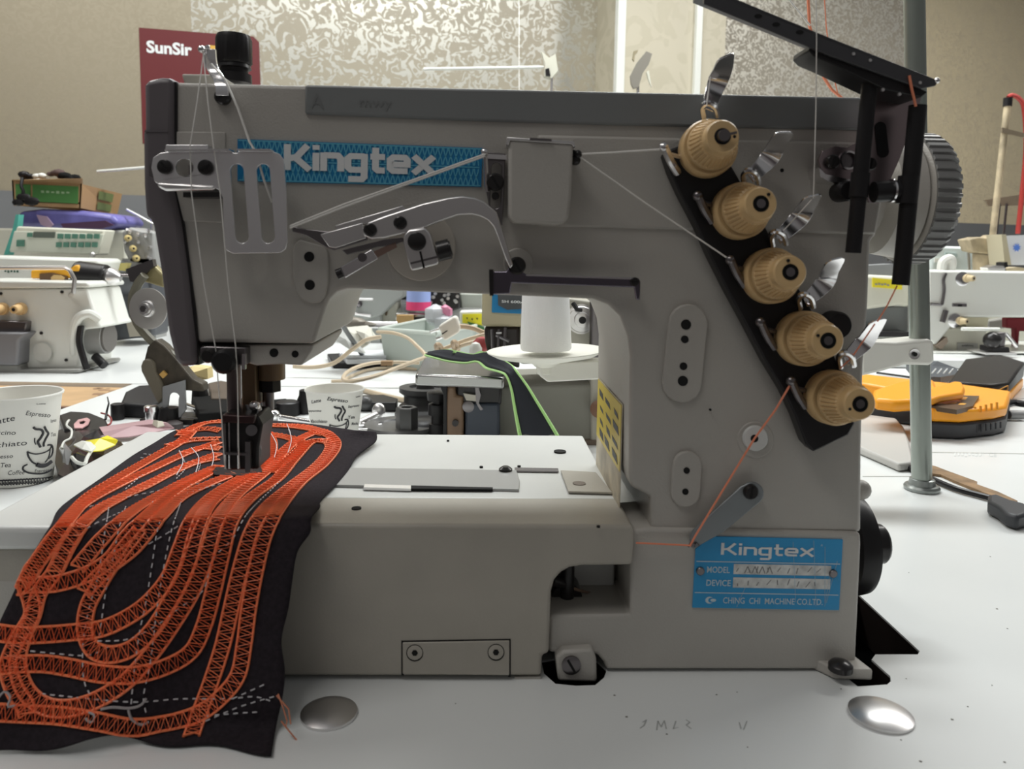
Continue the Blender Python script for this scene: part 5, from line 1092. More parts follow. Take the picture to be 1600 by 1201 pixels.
# pole with clamp and arm
st = thing('thread_stand', 'tall grey-green steel pole with white clamp arm, standing on the table right of the machine', 'thread stand', tz(1440, 768))
pb = tz(1440, 765); Yp = pb.y; pr = 15/FPX*Yp
ptop = on_y(1420, -560, Yp); q = MB().cyl(pb+Vector((0, 0, .004)), ptop, pr, n=28); q.build('pole', mat('pole_grey_green', (.30, .33, .30), .3, .7), st)
q = MB(); q.lathe(pb+Vector((0, 0, .0004)), pb+z, [(0, .0165), (.003, .0170), (.005, .0155), (.0055, .0125), (.011, .0118), (.012, .0098)], 32); q.build('pole_base', mat('pole_base_metal', (.30, .32, .31), .35, .8), st)
CL = mat('clamp_white', (.76, .75, .69), .35)
fr_prism(Yp-.017, [(1346, 533), (1400, 535), (1452, 530), (1460, 533), (1461, 566), (1453, 571), (1414, 570), (1380, 580), (1346, 588)], .034, 'clamp', CL, st, .003)
p = on_y(1428, 553, Yp-.017); q = MB(); q.lathe(p+Vector((0, .002, 0)), p, [(0, .0052), (.0035, .0052), (.0032, .004)], 20); o = q.build('clamp_screw', STEEL, st); MB().lathe(p-Vector((0, .0022, 0)), p-Vector((0, .0032, 0)), [(0, .0022), (.0006, .0022)], 6).build('screw_socket', HOLE, o)
arm_ = [on_y(x, y, Yp-.012) for x, y in ((838, 571), (848, 567), (946, 563), (1360, 545), (1360, 575), (946, 592), (856, 597), (844, 588))]; q = MB(); q.loops(arm_, Vector((0, .024, 0))); q.build('support_arm', CL, st, bevel=.0015)
# trays, box, plug and cables
YT_ = 1.5
tr = thing('plastic_crate', 'shallow grey-green plastic crate behind the white plug', 'crate', tz(670, 568))
zt1, zb1 = on_y(*d2(500, 285), YT_).z, TZ+.001
def crate(x0, x1, xm, y0):
    pass
A1, A2, A3, A4 = on_y(*d2(362, 275), 1.50), on_y(*d2(642, 290), 1.44), on_y(*d2(872, 262), 1.62), on_y(*d2(590, 245), 1.72)
zr = A2.z; A_ = [Vector((p.x, p.y, zr)) for p in (A1, A2, A3, A4)]; cxy = sum(A_, Vector())/4
bt = [Vector((lerp(p.x, cxy.x, .12), lerp(p.y, cxy.y, .12), TZ+.001)) for p in A_]
PLG = mat('crate_grey_green', (.46, .51, .47), .45)
for k in range(4):
    a, b2, c_, d_ = A_[k], A_[(k+1) % 4], bt[(k+1) % 4], bt[k]; nn = (b2-a).cross(d_-a).normalized()*.003
    q = MB(); q.loops([a, b2, c_, d_], nn); q.build('side_wall', PLG, tr)
    q = MB(); q.tube([a, b2], .004, n=8); q.build('rim', mat('crate_rim', (.55, .60, .55), .4), tr)
q = MB(); q.loops(bt, Vector((0, 0, .003))); q.build('crate_floor', PLG, tr)
CAB = mat('beige_cable', (.56, .46, .33), .5)
def cable(pts, Y0, r, label, m=CAB, par=None):
    P_ = [on_y(*d2(x, y), Y0 if not isinstance(Y0, list) else Y0[i]) for i, (x, y) in enumerate(pts)]; q = MB().tube(spline(P_, 6), r, n=8)
    return tag(q.build('power_cable', m), label, 'cable')
def tcable(pts, r, label, m=CAB, cv=None):
    P_ = [on_z(*((d2(x, y)) if cv is None else (x, y)), TZ+r) for x, y in pts]; q = MB().tube(spline(P_, 6), r, n=8); return tag(q.build('power_cable', m), label, 'cable')
cable([(-70, 455), (0, 460), (70, 455), (140, 435), (220, 375), (290, 325), (340, 312), (370, 308)], 1.38, .0038, 'beige cable curving from the left up towards the grey-green crate')
cable([(350, 283), (430, 288), (500, 312), (545, 350), (590, 402), (540, 428), (450, 462), (350, 500), (250, 525), (195, 530), (180, 515), (200, 485), (260, 455), (340, 437), (440, 434), (560, 438)], [1.42, 1.38, 1.34, 1.3, 1.26, 1.24, 1.2, 1.15, 1.12, 1.12, 1.14, 1.18, 1.24, 1.28, 1.3, 1.3], .0032, 'beige cable looping in front of the crate and over the white table')
tcable([(185, 522), (230, 500), (300, 475), (400, 464), (550, 470)], .0032, 'second beige cable lying flat left of the silver work plate')
tcable([(120, 530), (170, 528), (195, 520)], .0032, 'short beige cable end lying behind the smaller paper cup')
tcable([(280, 575), (340, 590), (420, 610), (490, 625)], .004, 'beige cable piece to the right of the smaller paper cup')
fr_prism(1.24, dd((368, 430), (425, 430), (425, 452), (368, 452)), .012, 'x', mat('brown_tape', (.34, .22, .12), .6)).name = 'tape_band'
tag(bpy.data.objects['tape_band'], 'band of brown tape around the beige cable loop', 'tape')
cable([(590, 398), (650, 380), (720, 352), (800, 322), (890, 295)], 1.2, .0032, 'upper beige cable with knots running right to the overlock machine')
cable([(640, 392), (720, 380), (770, 352), (830, 335), (890, 325)], 1.19, .0032, 'lower beige cable beside the knotted one')
q = MB()
for cx_, cy_, rx, ry, ro in ((658, 362, 12, 19, -.5), (742, 352, 11, 24, -.5)):
    P_ = []
    for k in range(13):
        t = k/12*2*math.pi; x, y = rx*math.cos(t), ry*math.sin(t); P_.append(on_y(*d2(cx_+x*math.cos(ro)-y*math.sin(ro), cy_+x*math.sin(ro)+y*math.cos(ro)), 1.185+.02*math.sin(t)))
    q = MB().tube(P_, .0036, n=8); tag(q.build('cable_knot', mat('brown_cable', (.45, .33, .21), .5)), 'cable knot '+('nearer the crate corner' if cx_ < 700 else 'nearer the overlock machine'), 'cable', 'cable knots')
Y = 1.22
pg = thing('power_plug', 'white two-pin mains plug leaning over the grey-green crate', 'plug', on_y(*d2(705, 300), Y))
fr_prism(Y, dd((655, 255), (735, 205), (750, 215), (755, 240), (765, 262), (760, 285), (690, 328), (680, 320), (668, 285)), .03, 'plug_body', mat('plug_white', (.78, .75, .68), .4), pg, .004)
q = MB(); q.cyl(on_y(*d2(668, 264), Y+.012), on_y(*d2(615, 284), Y+.005), .0024, n=10); q.build('pin', CHROME, pg); q = MB(); q.cyl(on_y(*d2(690, 302), Y+.012), on_y(*d2(643, 320), Y+.005), .0024, n=10); q.build('pin', CHROME, pg)
q = MB(); q.tube(spline([on_y(*d2(x, y), Y+.015) for x, y in ((738, 262), (760, 256), (800, 258), (840, 268), (885, 288))], 5), .004, n=8); q.build('plug_cord', mat('brown_cable', (.45, .33, .21), .5), pg)
fr_prism(Y-.001, dd((672, 292), (700, 274), (702, 278), (675, 297)), .002, 'slit', BLACK, pg)
# things further back
Y = 1.95
bx = thing('control_box', 'small off-white metal box with a lever, left of the blue spool', 'box', on_y(*d2(410, 236), Y)); fr_prism(Y, dd((375, 125), (448, 125), (447, 238), (373, 236)), .08, 'box_body', CREAMW, bx, .003); MB().tube([on_y(*d2(392, 165), Y-.004), on_y(*d2(405, 158), Y-.006), on_y(*d2(396, 180), Y-.004), on_y(*d2(394, 200), Y-.004)], .003).build('lever', BRASSB, bx)
MB().box(on_y(*d2(410, 300), Y+.04)*1, (.05, .05, .001)).build('base', CREAMW, bx)
Y = 1.75
sp_ = thing('overlock_machine', 'distant overlock machine with polished plate under the blue spool', 'sewing machine', on_y(*d2(560, 262), Y))
zq = on_y(*d2(520, 192), Y).z; q = MB(); q.loops([on_z(*d2(x, y), zq) for x, y in ((442, 188), (470, 142), (640, 145), (625, 192))], Vector((0, 0, -.018))); q.build('work_plate', mat('polished_plate', (.42, .42, .41), .22, 1), sp_, bevel=.003)
fr_prism(Y+.01, dd((528, 208), (640, 208), (640, 275), (528, 275)), .06, 'dark_body', BLKMET, sp_); MB().fbox(fy(Y+.05), on_y(*d2(480, 200), Y).x, on_y(*d2(640, 200), Y).x, 0, .08, TZ, zq-.02).build('lower_body', SHB, sp_)
fr_prism(Y+.08, dd((600, 60), (760, 60), (765, 165), (700, 190), (640, 165), (610, 130)), .08, 'mechanism', BLKMET, sp_, .004); MB().fbox(fy(Y+.09), on_y(*d2(610, 200), Y).x, on_y(*d2(880, 200), Y).x, 0, .08, TZ, on_y(*d2(700, 165), Y+.08).z).build('rear_body', mat('grey_enamel', (.36, .36, .35), .4), sp_)
q = MB(); random.seed(8)
for k in range(14):
    x, y = random.uniform(610, 750), random.uniform(90, 165); q.lathe(on_y(*d2(x, y), Y+.078), on_y(*d2(x+random.uniform(-9, 9), y), Y+.05), [(0, .004), (.02, .004)], 8)
o = q.build('small_fittings', STEEL, sp_); o['kind'] = 'stuff'
fr_prism(Y+.10, dd((760, 90), (880, 90), (880, 180), (820, 190), (770, 165)), .08, 'side_housing', mat('sage_enamel', (.40, .42, .37), .4), sp_, .004)
tg = fr_prism(Y-.012, dd((446, 200), (528, 200), (528, 260), (446, 260)), .02, 'tan_box', mat('tan_carton', (.52, .33, .13), .6)); tg.name = 'small_box'; tag(tg, 'small tan box under the silver plate below the blue spool', 'box'); 
MB().disc(*d2(505, 245), 2.5, -.001, .001, fy(Y-.012)).build('box_hole', BLACK, tg)
bs = thing('thread_spool', 'light blue thread spool with a bright pink foot on the distant silver plate', 'thread spool', on_y(*d2(557, 170), Y+.03))
p = on_y(*d2(557, 166), Y+.03); q = MB(); q.lathe(p+z*.012, p+z, [(0, .0285), (.06, .027)], 32); q.v = [v for v in q.v]; q.build('wound_thread', mat('spool_blue', (.33, .42, .78), .5), bs); MB().lathe(p-z*.003, p+z, [(0, .029), (.0195, .0285)], 32).build('foot_ring', mat('spool_pink', (.75, .06, .20), .4), bs)
# plastic bag, yellow sticker box, red thing
Y = 1.5
q = MB(); random.seed(31)
for k in range(9): q.ball(on_y(*d2(665+random.uniform(-30, 30), 215+random.uniform(-30, 25)), Y+random.uniform(-.01, .02)), random.uniform(.014, .024), 7, (1.1, .8, .9))
pb_ = q.build('plastic_bag', mat('clear_film', (.80, .82, .86), .12, alpha=.45), ang=20); tag(pb_, 'crumpled clear plastic bag behind the white plug', 'bag')
q = MB()
for k in range(3): q.ball(on_y(*d2(690+k*6, 172+k*5), Y-.005), .011, 7)
tag(q.build('pink_wrapper', mat('pink_film', (.60, .22, .34), .4), ang=20), 'small pink wrapper above the clear plastic bag', 'wrapper')
fr = thing('control_box', 'white box with yellow sticker behind the knotted cables', 'box', on_y(*d2(820, 255), 1.6)); fr_prism(1.6, dd((762, 182), (890, 178), (890, 300), (765, 300)), .05, 'box_body', OFFW, fr, .002); fr_prism(1.598, dd((776, 195), (880, 192), (880, 250), (776, 238)), .002, 'yellow_sticker', mat('bright_yellow', (.85, .75, .02), .4), fr)
q = MB()
for x, y in ((795, 210), (820, 215), (845, 212)): q.prism(dd((x, y), (x+9, y+2), (x+5, y+12)), -.001, 0, fy(1.597))
q.build('sticker_marks', INK, fr); fr_prism(1.594, dd((800, 232), (830, 240), (885, 260), (885, 275), (850, 262), (815, 255)), .004, 'green_corner', mat('dark_green', (.04, .16, .05), .5), fr)
MB().box((on_y(*d2(825, 275), 1.62).x, 1.63, (TZ+on_y(*d2(825, 295), 1.6).z)/2), (.06, .03, on_y(*d2(825, 295), 1.6).z-TZ)).build('stand_foot', SHB, fr)
q = MB(); q.ball(on_y(*d2(875, 345), 1.15), .012, 10, (1.2, .8, 1)); tag(q.build('red_scrap', mat('dull_red', (.35, .05, .05), .5)), 'small dull red scrap beside the dark needle mechanism', 'scrap')
q = MB(); pw = on_y(*d2(842, 375), 1.14); q.ball(pw, .010, 10, (1, .8, 1.3)); q.box((pw.x, pw.y+.012, (TZ+pw.z)/2), (.018, .01, pw.z-TZ-.001)); tag(q.build('white_scrap', OFFW), 'small white scrap left of the red one', 'scrap')
# grey machine and paper at the left of the arch
Y = 1.9
gm = thing('sewing_machine', 'pale grey machine in shadow at the upper left of the arch opening', 'sewing machine', on_y(*d2(320, 300), Y))
fr_prism(Y, dd((150, 40), (500, 40), (480, 110), (445, 130), (370, 200), (240, 235), (150, 235)), .12, 'head', mat('shadow_grey', (.36, .38, .36), .5), gm, .004); MB().fbox(fy(Y+.01), on_y(*d2(150, 200), Y).x, on_y(*d2(360, 200), Y).x, 0, .1, TZ+.0006, TZ+.09).build('bed_body', mat('shadow_grey', (.36, .38, .36), .5), gm)
MB().tube([on_y(*d2(240, 100), Y-.01), on_y(*d2(250, 120), Y-.01), on_y(*d2(330, 122), Y-.01)], .004).build('bent_pin', STEEL, gm); MB().ball(on_y(*d2(258, 142), Y-.005), .009).build('pin_head', DSTEEL, gm); rod(d2(240, 192), d2(318, 204), Y-.005, .004, 'pin', STEEL, gm)
cn = MB().lathe(on_y(*d2(510, 120), 2.0), on_y(*d2(510, 60), 2.0), [(0, .022), (.09, .004)], 20).build('dark_cone', BLKMET); tag(cn, 'small dark cone top left of the blue spool', 'cone')
rod(d2(200, 245), d2(450, 248), 1.7, .008, 'steel_rod', STEEL); tag(bpy.data.objects['steel_rod'], 'pale metal bar running left of the tan box', 'bar')
q = MB(); q.ball(on_y(*d2(235, 240), 1.66), .018, 10, (1.6, .8, .8)); q.ball(on_y(*d2(290, 245), 1.66), .010, 8, (2.5, .7, .7)); tag(q.build('metal_fitting', mat('murky_metal', (.20, .18, .15), .5, .4)), 'dull lumpy metal fitting above the crumpled papers', 'metal part')
Y = 1.45
PAPR = mat('crumpled_paper', (.58, .57, .50), .7)
for i, (poly, dz, lb) in enumerate((([(100, 275), (190, 262), (245, 330), (290, 390), (225, 380), (150, 330)], .0, 'folded grey paper lying left of the crate'), ([(170, 262), (300, 250), (340, 300), (300, 345), (260, 370), (215, 330)], .02, 'crumpled cream paper pile against the crate corner'), ([(240, 275), (318, 262), (330, 320), (290, 335)], -.01, 'small cream paper scrap on the crumpled pile'))):
    P_ = [on_y(*d2(x, y), Y+dz+(300-y)*.0006) for x, y in poly]; q = MB(); c_ = sum(P_, Vector())/len(P_)+Vector((0, -.012, .004)); n_ = len(P_); q.add(P_+[c_]+[p+Vector((0, .012, -.002)) for p in P_], [[k, (k+1) % n_, n_] for k in range(n_)]+[[k, (k+1) % n_, n_+1+(k+1) % n_, n_+1+k] for k in range(n_)]+[[n_+1+k for k in range(n_)]])
    tag(q.build('crumpled_paper', PAPR if i else mat('grey_paper', (.42, .43, .41), .7), ang=10), lb, 'paper')
pd = thing('document_tray', 'black document tray holding white sheets left of the crate', 'tray', tz(*d2(240, 440)))
q = MB(); q.slab(dd((100, 392), (400, 375), (400, 438), (128, 436)), TZ+.001, TZ+.012); q.build('tray_body', BLACK, pd, bevel=.002); q = MB(); q.slab(dd((160, 385), (395, 372), (395, 420), (200, 424)), TZ+.0122, TZ+.02); q.build('paper_stack', mat('sheet_white', (.75, .77, .80), .5), pd); q = MB(); q.slab(dd((170, 384), (395, 371), (395, 400), (190, 404)), TZ+.021, TZ+.026); q.build('upper_sheets', mat('sheet_white', (.75, .77, .80), .5), pd)
tag(MB().cyl(on_y(*d2(155, 218), 1.28), on_z(*d2(298, 432), TZ+.004), .0045).build('steel_stick', mat('grey_stick', (.13, .14, .15), .35, .5)), 'slanting dark grey metal stick left of the crate', 'stick')
# pulleys and nuts on the table
Y = 1.02
PUL = mat('pulley_grey', (.045, .045, .045), .42, spec=.3)
def pul(px, py, R, H, label, y=None, holed=True, m=PUL):
    p = on_z(px, py, TZ+.0005) if y is None else on_y(px, py, y); q = MB(); q.lathe(p, p+z, [(0, R), (H*.2, R), (H*.35, R*.82), (H*.65, R*.82), (H*.8, R), (H, R), (H*1.02, R*.62), (H*.9, R*.58), (H*.9, R*.35), (H*1.25, R*.32), (H*1.25, R*.12)], 40); return tag(q.build('pulley', m), label, 'pulley')
pul(*d2(590, 672), .038, .034, 'large grooved dark pulley on the table beside the overlock machine')
q = MB(); p = tz(*d2(560, 712)); q.lathe(p+z*.0005, p+z, [(0, .034), (.006, .034), (.007, .02)], 36); tag(q.build('steel_ring', PUL), 'flat dark ring lying under the grooved pulley', 'ring')
p = tz(*d2(470, 765)); q = MB(); q.lathe(p+z*.0005, p+z, [(0, .048), (.003, .050), (.006, .048), (.006, .030), (.004, .028), (.004, .004)], 44); tag(q.build('pulley', mat('pulley_face', (.10, .10, .10), .35, .3)), 'flat dark pulley disc with the hexagonal nut, nearest the bed', 'pulley')
p = on_z(*d2(498, 765), TZ+.006); q = MB(); q.lathe(p, p+z, [(0, .0145), (.026, .0145), (.028, .013), (.028, .008), (.012, .008)], 6); tag(q.build('hex_nut', mat('nut_grey', (.085, .085, .085), .35, .3), bevel=.0006), 'large dark hexagonal nut standing on the pulley disc', 'nut')
p = tz(*d2(600, 760)); q = MB(); q.lathe(p+z*.0005, p+z, [(0, .030), (.003, .031), (.008, .026), (.012, .018)], 36); tag(q.build('rubber_disc', BLACK), 'black rubber disc right of the hexagonal nut', 'rubber disc')
vs = thing('roller_stand', 'black upright roller with knurled neck beside the brown lever block', 'roller', tz(*d2(650, 790))); p = tz(*d2(655, 795)); H = on_y(*d2(655, 580), p.y).z-TZ
q = MB(); q.lathe(p+z*.0005, p+z, [(0, .012), (H*.25, .012), (H*.26, .009), (H*.45, .009), (H*.46, .013), (H*.7, .013), (H*.72, .008), (H*.8, .008)], 28); q.build('roller', BLACK, vs); q = MB(); q.lathe(p+z*H*.8, p+z, [(0, .014), (H*.17, .015), (H*.19, .011)], 28); q.build('roller_cap', BLACK, vs)
# black bar, ball and bolts behind the smaller cup
q = MB(); q.slab([(556, 617), (600, 616), (622, 622), (620, 629), (560, 628)], TZ+.001, TZ+.014); tag(q.build('black_bar', BLACK, bevel=.002), 'flat black bar lying right of the smaller paper cup', 'bar')
def bit(nm, lb, cat, q, m, **k): return tag(q.build(nm, m, **k), lb, cat)
p = tz(571, 642); bit('rubber_ball', 'dull black rubber bulb touching the smaller cup on its right', 'rubber part', MB().ball(p+z*.0115, .011), mat('rubber_grey', (.06, .06, .06), .4))
p = on_z(592, 656, TZ); q = MB(); q.ball(p+z*.0135, .0095, 14, (1, .7, 1.1)); q.cyl(p+z*.010, on_z(560, 660, TZ+.006), .004); bit('steel_bolt', 'domed steel bolt head right of the smaller cup', 'bolt', q, STEEL)
for k, (a, b2) in enumerate((((556, 655), (588, 660)), ((557, 661), (590, 664)), ((556, 667), (596, 664)), ((560, 672), (598, 670)))):
    bit('steel_rod', 'thin steel rod, %s of four beside the smaller cup' % ['farthest', 'second farthest', 'second nearest', 'nearest'][k], 'rod', MB().cyl(on_z(*a, TZ+.004), on_z(*b2, TZ+.004), .0022), STEEL)
# tools behind the presser foot
q = MB(); q.cyl(on_z(372, 640, TZ+.008), on_z(502, 662, TZ+.008), .0035, n=14); q.cyl(on_z(410, 646, TZ+.008), on_z(430, 650, TZ+.008), .0045); bit('steel_shaft', 'long bright steel shaft leading from the presser foot to the smaller cup', 'shaft', q, CHROME)
p = tz(429, 660); bit('steel_ball', 'shiny steel ball nut right of the presser foot', 'ball', MB().ball(p+z*.009, .0085), CHROME); p = tz(408, 660); bit('steel_ball', 'smaller shiny steel cap directly beside the presser foot', 'ball', MB().ball(p+z*.007, .0065), STEEL)
def blk(px, w, h, d, m, nm, lb, cat, dz=0):
    P_ = [on_z(x, y, TZ+h+dz) for x, y in px]; q = MB().loops(P_, Vector((0, 0, -h+.0006))); return bit(nm, lb, cat, q, m, bevel=.002)
blk([(384, 627), (448, 622), (452, 634), (386, 640)], 0, .014, 0, MATBLK, 'black_block', 'matt black block behind the presser foot', 'block')
p = tz(478, 645); bit('black_knob', 'black ribbed knob touching the left of the smaller cup', 'knob', MB().lathe(p, p+z, [(.0005, .0125), (.02, .012), (.026, .0095), (.033, .009), (.034, .007)], 20), BLACK)  # a loose ribbed knob
p = tz(450, 648); bit('black_cap', 'squat black cap left of the black ribbed knob', 'cap', MB().lathe(p, p+z, [(.0005, .017), (.018, .016), (.02, .013)], 20), BLACK)  # a squat loose cap
blk([(325, 598), (345, 594), (356, 596), (356, 622), (330, 622)], 0, .02, 0, mat('dark_brown_felt', (.10, .075, .055), .8), 'felt_roll', 'dark brown felt roll behind the needle bar', 'roll')
blk([(300, 619), (356, 616), (380, 622), (384, 640), (310, 646)], 0, .018, 0, MATBLK, 'black_case', 'long matt black case behind the cloth', 'case')
p = tz(313, 636); bit('black_cap', 'black flared cap under the crumpled yellow paper', 'cap', MB().lathe(p, p+z, [(.0005, .0135), (.004, .0125), (.03, .0105), (.031, .009)], 24), BLACK)  # a loose flared cap
q = MB(); P_ = [on_y(x, y, 1.12) for x, y in ((285, 577), (300, 572), (324, 575), (325, 592), (305, 595), (292, 590))]; c_ = sum(P_, Vector())/6+Vector((0, -.015, .003)); q.add(P_+[c_]+[p+Vector((0, .02, 0)) for p in P_], [[k, (k+1) % 6, 6] for k in range(6)]+[[k, (k+1) % 6, 7+(k+1) % 6, 7+k] for k in range(6)]+[[7+k for k in range(6)]]); bit('crumpled_paper', 'crumpled pale yellow paper behind the needle end', 'paper', q, mat('yellow_paper', (.72, .58, .28), .7), ang=10)
p = tz(264, 662); bit('black_cap', 'black flared rubber cap behind the pink wrapper', 'cap', MB().lathe(p, p+z, [(.0005, .0165), (.003, .016), (.022, .0125), (.023, .008)], 26), BLACK)  # wider flared cap
p = tz(237, 664); bit('steel_cap', 'small chrome cylinder cap beside the black rubber cap', 'cap', MB().lathe(p, p+z, [(.0005, .0075), (.018, .0075), (.0185, .0090), (.025, .0090), (.0265, .0065)], 24), CHROME)  # a small chrome cap
p = tz(271, 668); bit('rubber_bung', 'low dark rubber bung right of the black rubber cap', 'bung', MB().lathe(p, p+z, [(.0005, .012), (.006, .0115), (.009, .006)], 20), mat('rubber_brown', (.05, .04, .04), .5))
p = tz(184, 655); bit('black_knob', 'small black cylinder knob left of the black shell', 'knob', MB().lathe(p, p+z, [(.0005, .0085), (.021, .0085), (.022, .0065)], 20), BLACK)  # another loose knob, plain cylinder
# curved black shell
q = MB(); PA = [tz(x, y) for x, y in ((188, 652), (196, 632), (215, 622), (240, 620), (262, 640), (240, 655))]; q.loops([p+z*.020 for p in PA], Vector((0, 0, -.0194))); bit('plastic_shell', 'curved black plastic machine shell standing behind the pink wrapper', 'shell', q, mat('shell_black', (.02, .02, .022), .45, spec=.25), bevel=.004, ang=60)
for k, (a, b2, r_) in enumerate((((292, 632), (355, 655), .0025), ((310, 650), (350, 655), .002), ((285, 655), (345, 660), .004))):
    bit('thin_tool', ['bright thin wire tool pointing at the presser foot', 'small steel pin left of the presser foot', 'dark round bar behind the cloth top edge'][k], 'tool', MB().cyl(on_z(*a, TZ+.012-.004*k), on_z(*b2, TZ+.010-.003*k), r_), CHROME if k == 0 else (STEEL if k == 1 else BLKMET))
# small pieces left
blk([(92, 648), (110, 642), (140, 644), (165, 654), (172, 668), (150, 672), (100, 670)], 0, .012, 0, BLACK, 'plastic_piece', 'flat black plastic part beside the larger paper cup', 'plastic part')
q = MB(); q.tube([on_z(165, 655, TZ+.012), on_z(167, 642, TZ+.02), on_z(170, 630, TZ+.03), on_z(168, 620, TZ+.035)], .0016, r1=.0007); bit('black_wire', 'black wire end sticking up behind the flat black part', 'wire', q, BLACK)
q = MB(); zk = TZ+.015; q.loops([on_z(x, y, zk) for x, y in ((115, 662), (122, 655), (136, 652), (141, 655), (138, 662), (128, 668), (116, 668))], Vector((0, 0, -.002)), [[on_z(x, y, zk) for x, y in ((124, 658), (130, 656), (134, 658), (130, 662), (125, 662))]]); bit('pink_clip', 'pale pink clip with a hole on the flat black part', 'clip', q, mat('clip_pink', (.72, .42, .42), .5), bevel=.0005)
q = MB(); q.tube(spline([on_z(x, y, TZ+.014) for x, y in ((158, 645), (168, 648), (174, 655), (172, 662), (168, 664))], 5), .0012, n=5); bit('red_wire', 'short red and white wire behind the flat black part', 'wire', q, mat('dull_red', (.35, .05, .05), .5))
def sheet(px, zs, m, nm, lb, cat, th=.0012, jit=.003, seed=1):
    random.seed(seed); P_ = [on_z(x, y, TZ+zz_) for (x, y), zz_ in zip(px, zs)]; c_ = sum(P_, Vector())/len(P_)+Vector((0, 0, jit)); n_ = len(P_); q = MB(); mids = []
    V = P_+[c_]; F_ = [[k, (k+1) % n_, n_] for k in range(n_)]; off = Vector((0, 0, -th)); V2 = V+[v+off for v in V]
    F2 = F_+[[a+n_+1 for a in f][::-1] for f in F_]+[[k, (k+1) % n_, n_+1+(k+1) % n_, n_+1+k] for k in range(n_)]; q.add(V2, F2); return bit(nm, lb, cat, q, m, ang=15)
sheet([(155, 667), (175, 664), (215, 658), (235, 655), (262, 660), (272, 668), (240, 675), (200, 682), (165, 684), (160, 675)], [.014, .015, .017, .018, .014, .006, .006, .006, .006, .012], mat('pink_film_dull', (.50, .32, .34), .35), 'pink_wrapper', 'dusty pink plastic wrapper lying by the cloth corner', 'wrapper', seed=2)
sheet([(240, 656), (254, 658), (257, 664), (246, 667), (238, 662)], [.020, .021, .018, .016, .016], mat('cream_scrap', (.55, .52, .42), .6), 'paper_scrap', 'tiny cream paper scrap at the right end of the pink wrapper', 'paper')
sheet([(90, 672), (115, 665), (160, 668), (165, 684), (190, 700), (196, 700), (150, 725), (100, 745), (90, 740), (84, 715), (88, 690)], [.004, .008, .010, .008, .004, .003, .006, .010, .012, .014, .010], mat('dark_film', (.018, .015, .015), .15, spec=.4), 'plastic_bag', 'crumpled dark see-through plastic bag beside the larger paper cup', 'bag', jit=.012)
for k, (pl2, lb) in enumerate((([(92, 700), (100, 690), (112, 705), (105, 735), (95, 748)], 'clear'), ([(105, 715), (125, 705), (140, 715), (120, 735), (106, 742)], 'black'), ([(140, 702), (160, 694), (190, 690), (195, 698), (160, 716)], 'brown'))):
    sheet(pl2, [.014, .018, .020, .010, .004], [mat('grey_film', (.25, .25, .25), .15, alpha=.8), mat('gloss_black_film', (.02, .018, .02), .1), mat('brown_film', (.14, .10, .06), .2)][k], 'foil_piece', 'crumpled %s foil piece of the bag heap by the larger cup' % lb, 'foil', jit=.01)
sheet([(115, 695), (135, 688), (160, 690), (165, 683), (168, 680), (184, 687), (180, 694), (160, 703), (138, 705)], [.022, .026, .024, .026, .028, .024, .020, .018, .020], mat('label_yellow_bright', (.82, .72, .03), .3), 'yellow_label', 'yellow and white label on the crumpled plastic bag', 'label', jit=.005)
sheet([(115, 694), (128, 688), (142, 690), (150, 698), (143, 705), (128, 701)], [.026, .029, .029, .027, .025, .026], OFFW, 'white_label', 'white half of the crumpled label on the bag', 'label', jit=.003)
q = MB(); q.tube(spline([on_z(x, y, TZ+.022) for x, y in ((142, 705), (136, 715), (132, 724), (120, 722), (112, 714))], 5), .0018, n=6); bit('white_strip', 'curled white plastic strip on the dark bag', 'strip', q, OFFW)
q = MB(); q.tube(spline([on_z(x, y, TZ+.02) for x, y in ((96, 700), (100, 690), (110, 684), (112, 672), (104, 664), (108, 656), (104, 660))], 5), .0012, n=6); bit('curled_string', 'thin curled white cord by the larger paper cup', 'cord', q, OFFW)
# ================================================================ RIGHT BACKGROUND
def e6(x, y): return (1300+x/4.29, 340+y/4.29)
def ee(*a): return [e6(x, y) for x, y in a]
def e7(x, y): return (1300+x/3.753, 540+y/3.753)
# far right table lip
tb4 = thing('sewing_table', 'white raised table edge under the long-arm machine at the right', 'table', (1.5, 1.7, 0))
YR = 1.62
MB().loops(rectp(.60, 2.8, YR, 2.24, TZ+.020), Vector((0, 0, -.0185))).build('tabletop', WHITE, tb4, bevel=.002)
# long white machine
Y = 1.74
TZ2 = TZ+.020
la = thing('lockstitch_machine', 'large white lockstitch machine with tan knobs at the right edge', 'sewing machine', on_y(1540, 555, Y))
fr_prism(Y, ee((645, 352), (1700, 366), (1700, 700), (1287, 668), (1030, 668), (830, 665), (800, 730), (705, 850), (690, 850), (640, 820)), .12, 'arm', OFFW, la, .008)
fr_prism(Y+.02, ee((700, 735), (1040, 735), (1040, 905), (690, 905)), .12, 'column', CREAMW, la, .004); fr_prism(Y-.02, ee((690, 900), (1700, 903), (1700, 912), (690, 911)), .2, 'bed', OFFW, la, .003)
fr_prism(Y+.03, ee((900, 668), (1050, 668), (1040, 740), (900, 740)), .05, 'yellowed_housing', mat('yellowed', (.62, .58, .42), .5), la)
for x, y, m_ in ((895, 405, 1), (850, 690, 1)): a, b2 = e6(x, y); knob(a, b2, Y, .009, la, m=mat('knob_pale', (.62, .50, .30), .4), dx=-.4)
for x, y in ((870, 410), (820, 690)): p = on_y(*e6(x, y), Y); MB().lathe(p, p+Vector((0, -1, 0)), [(0, .016), (.003, .016), (.004, .012)], 24).build('tension_disc', CHROME, la)
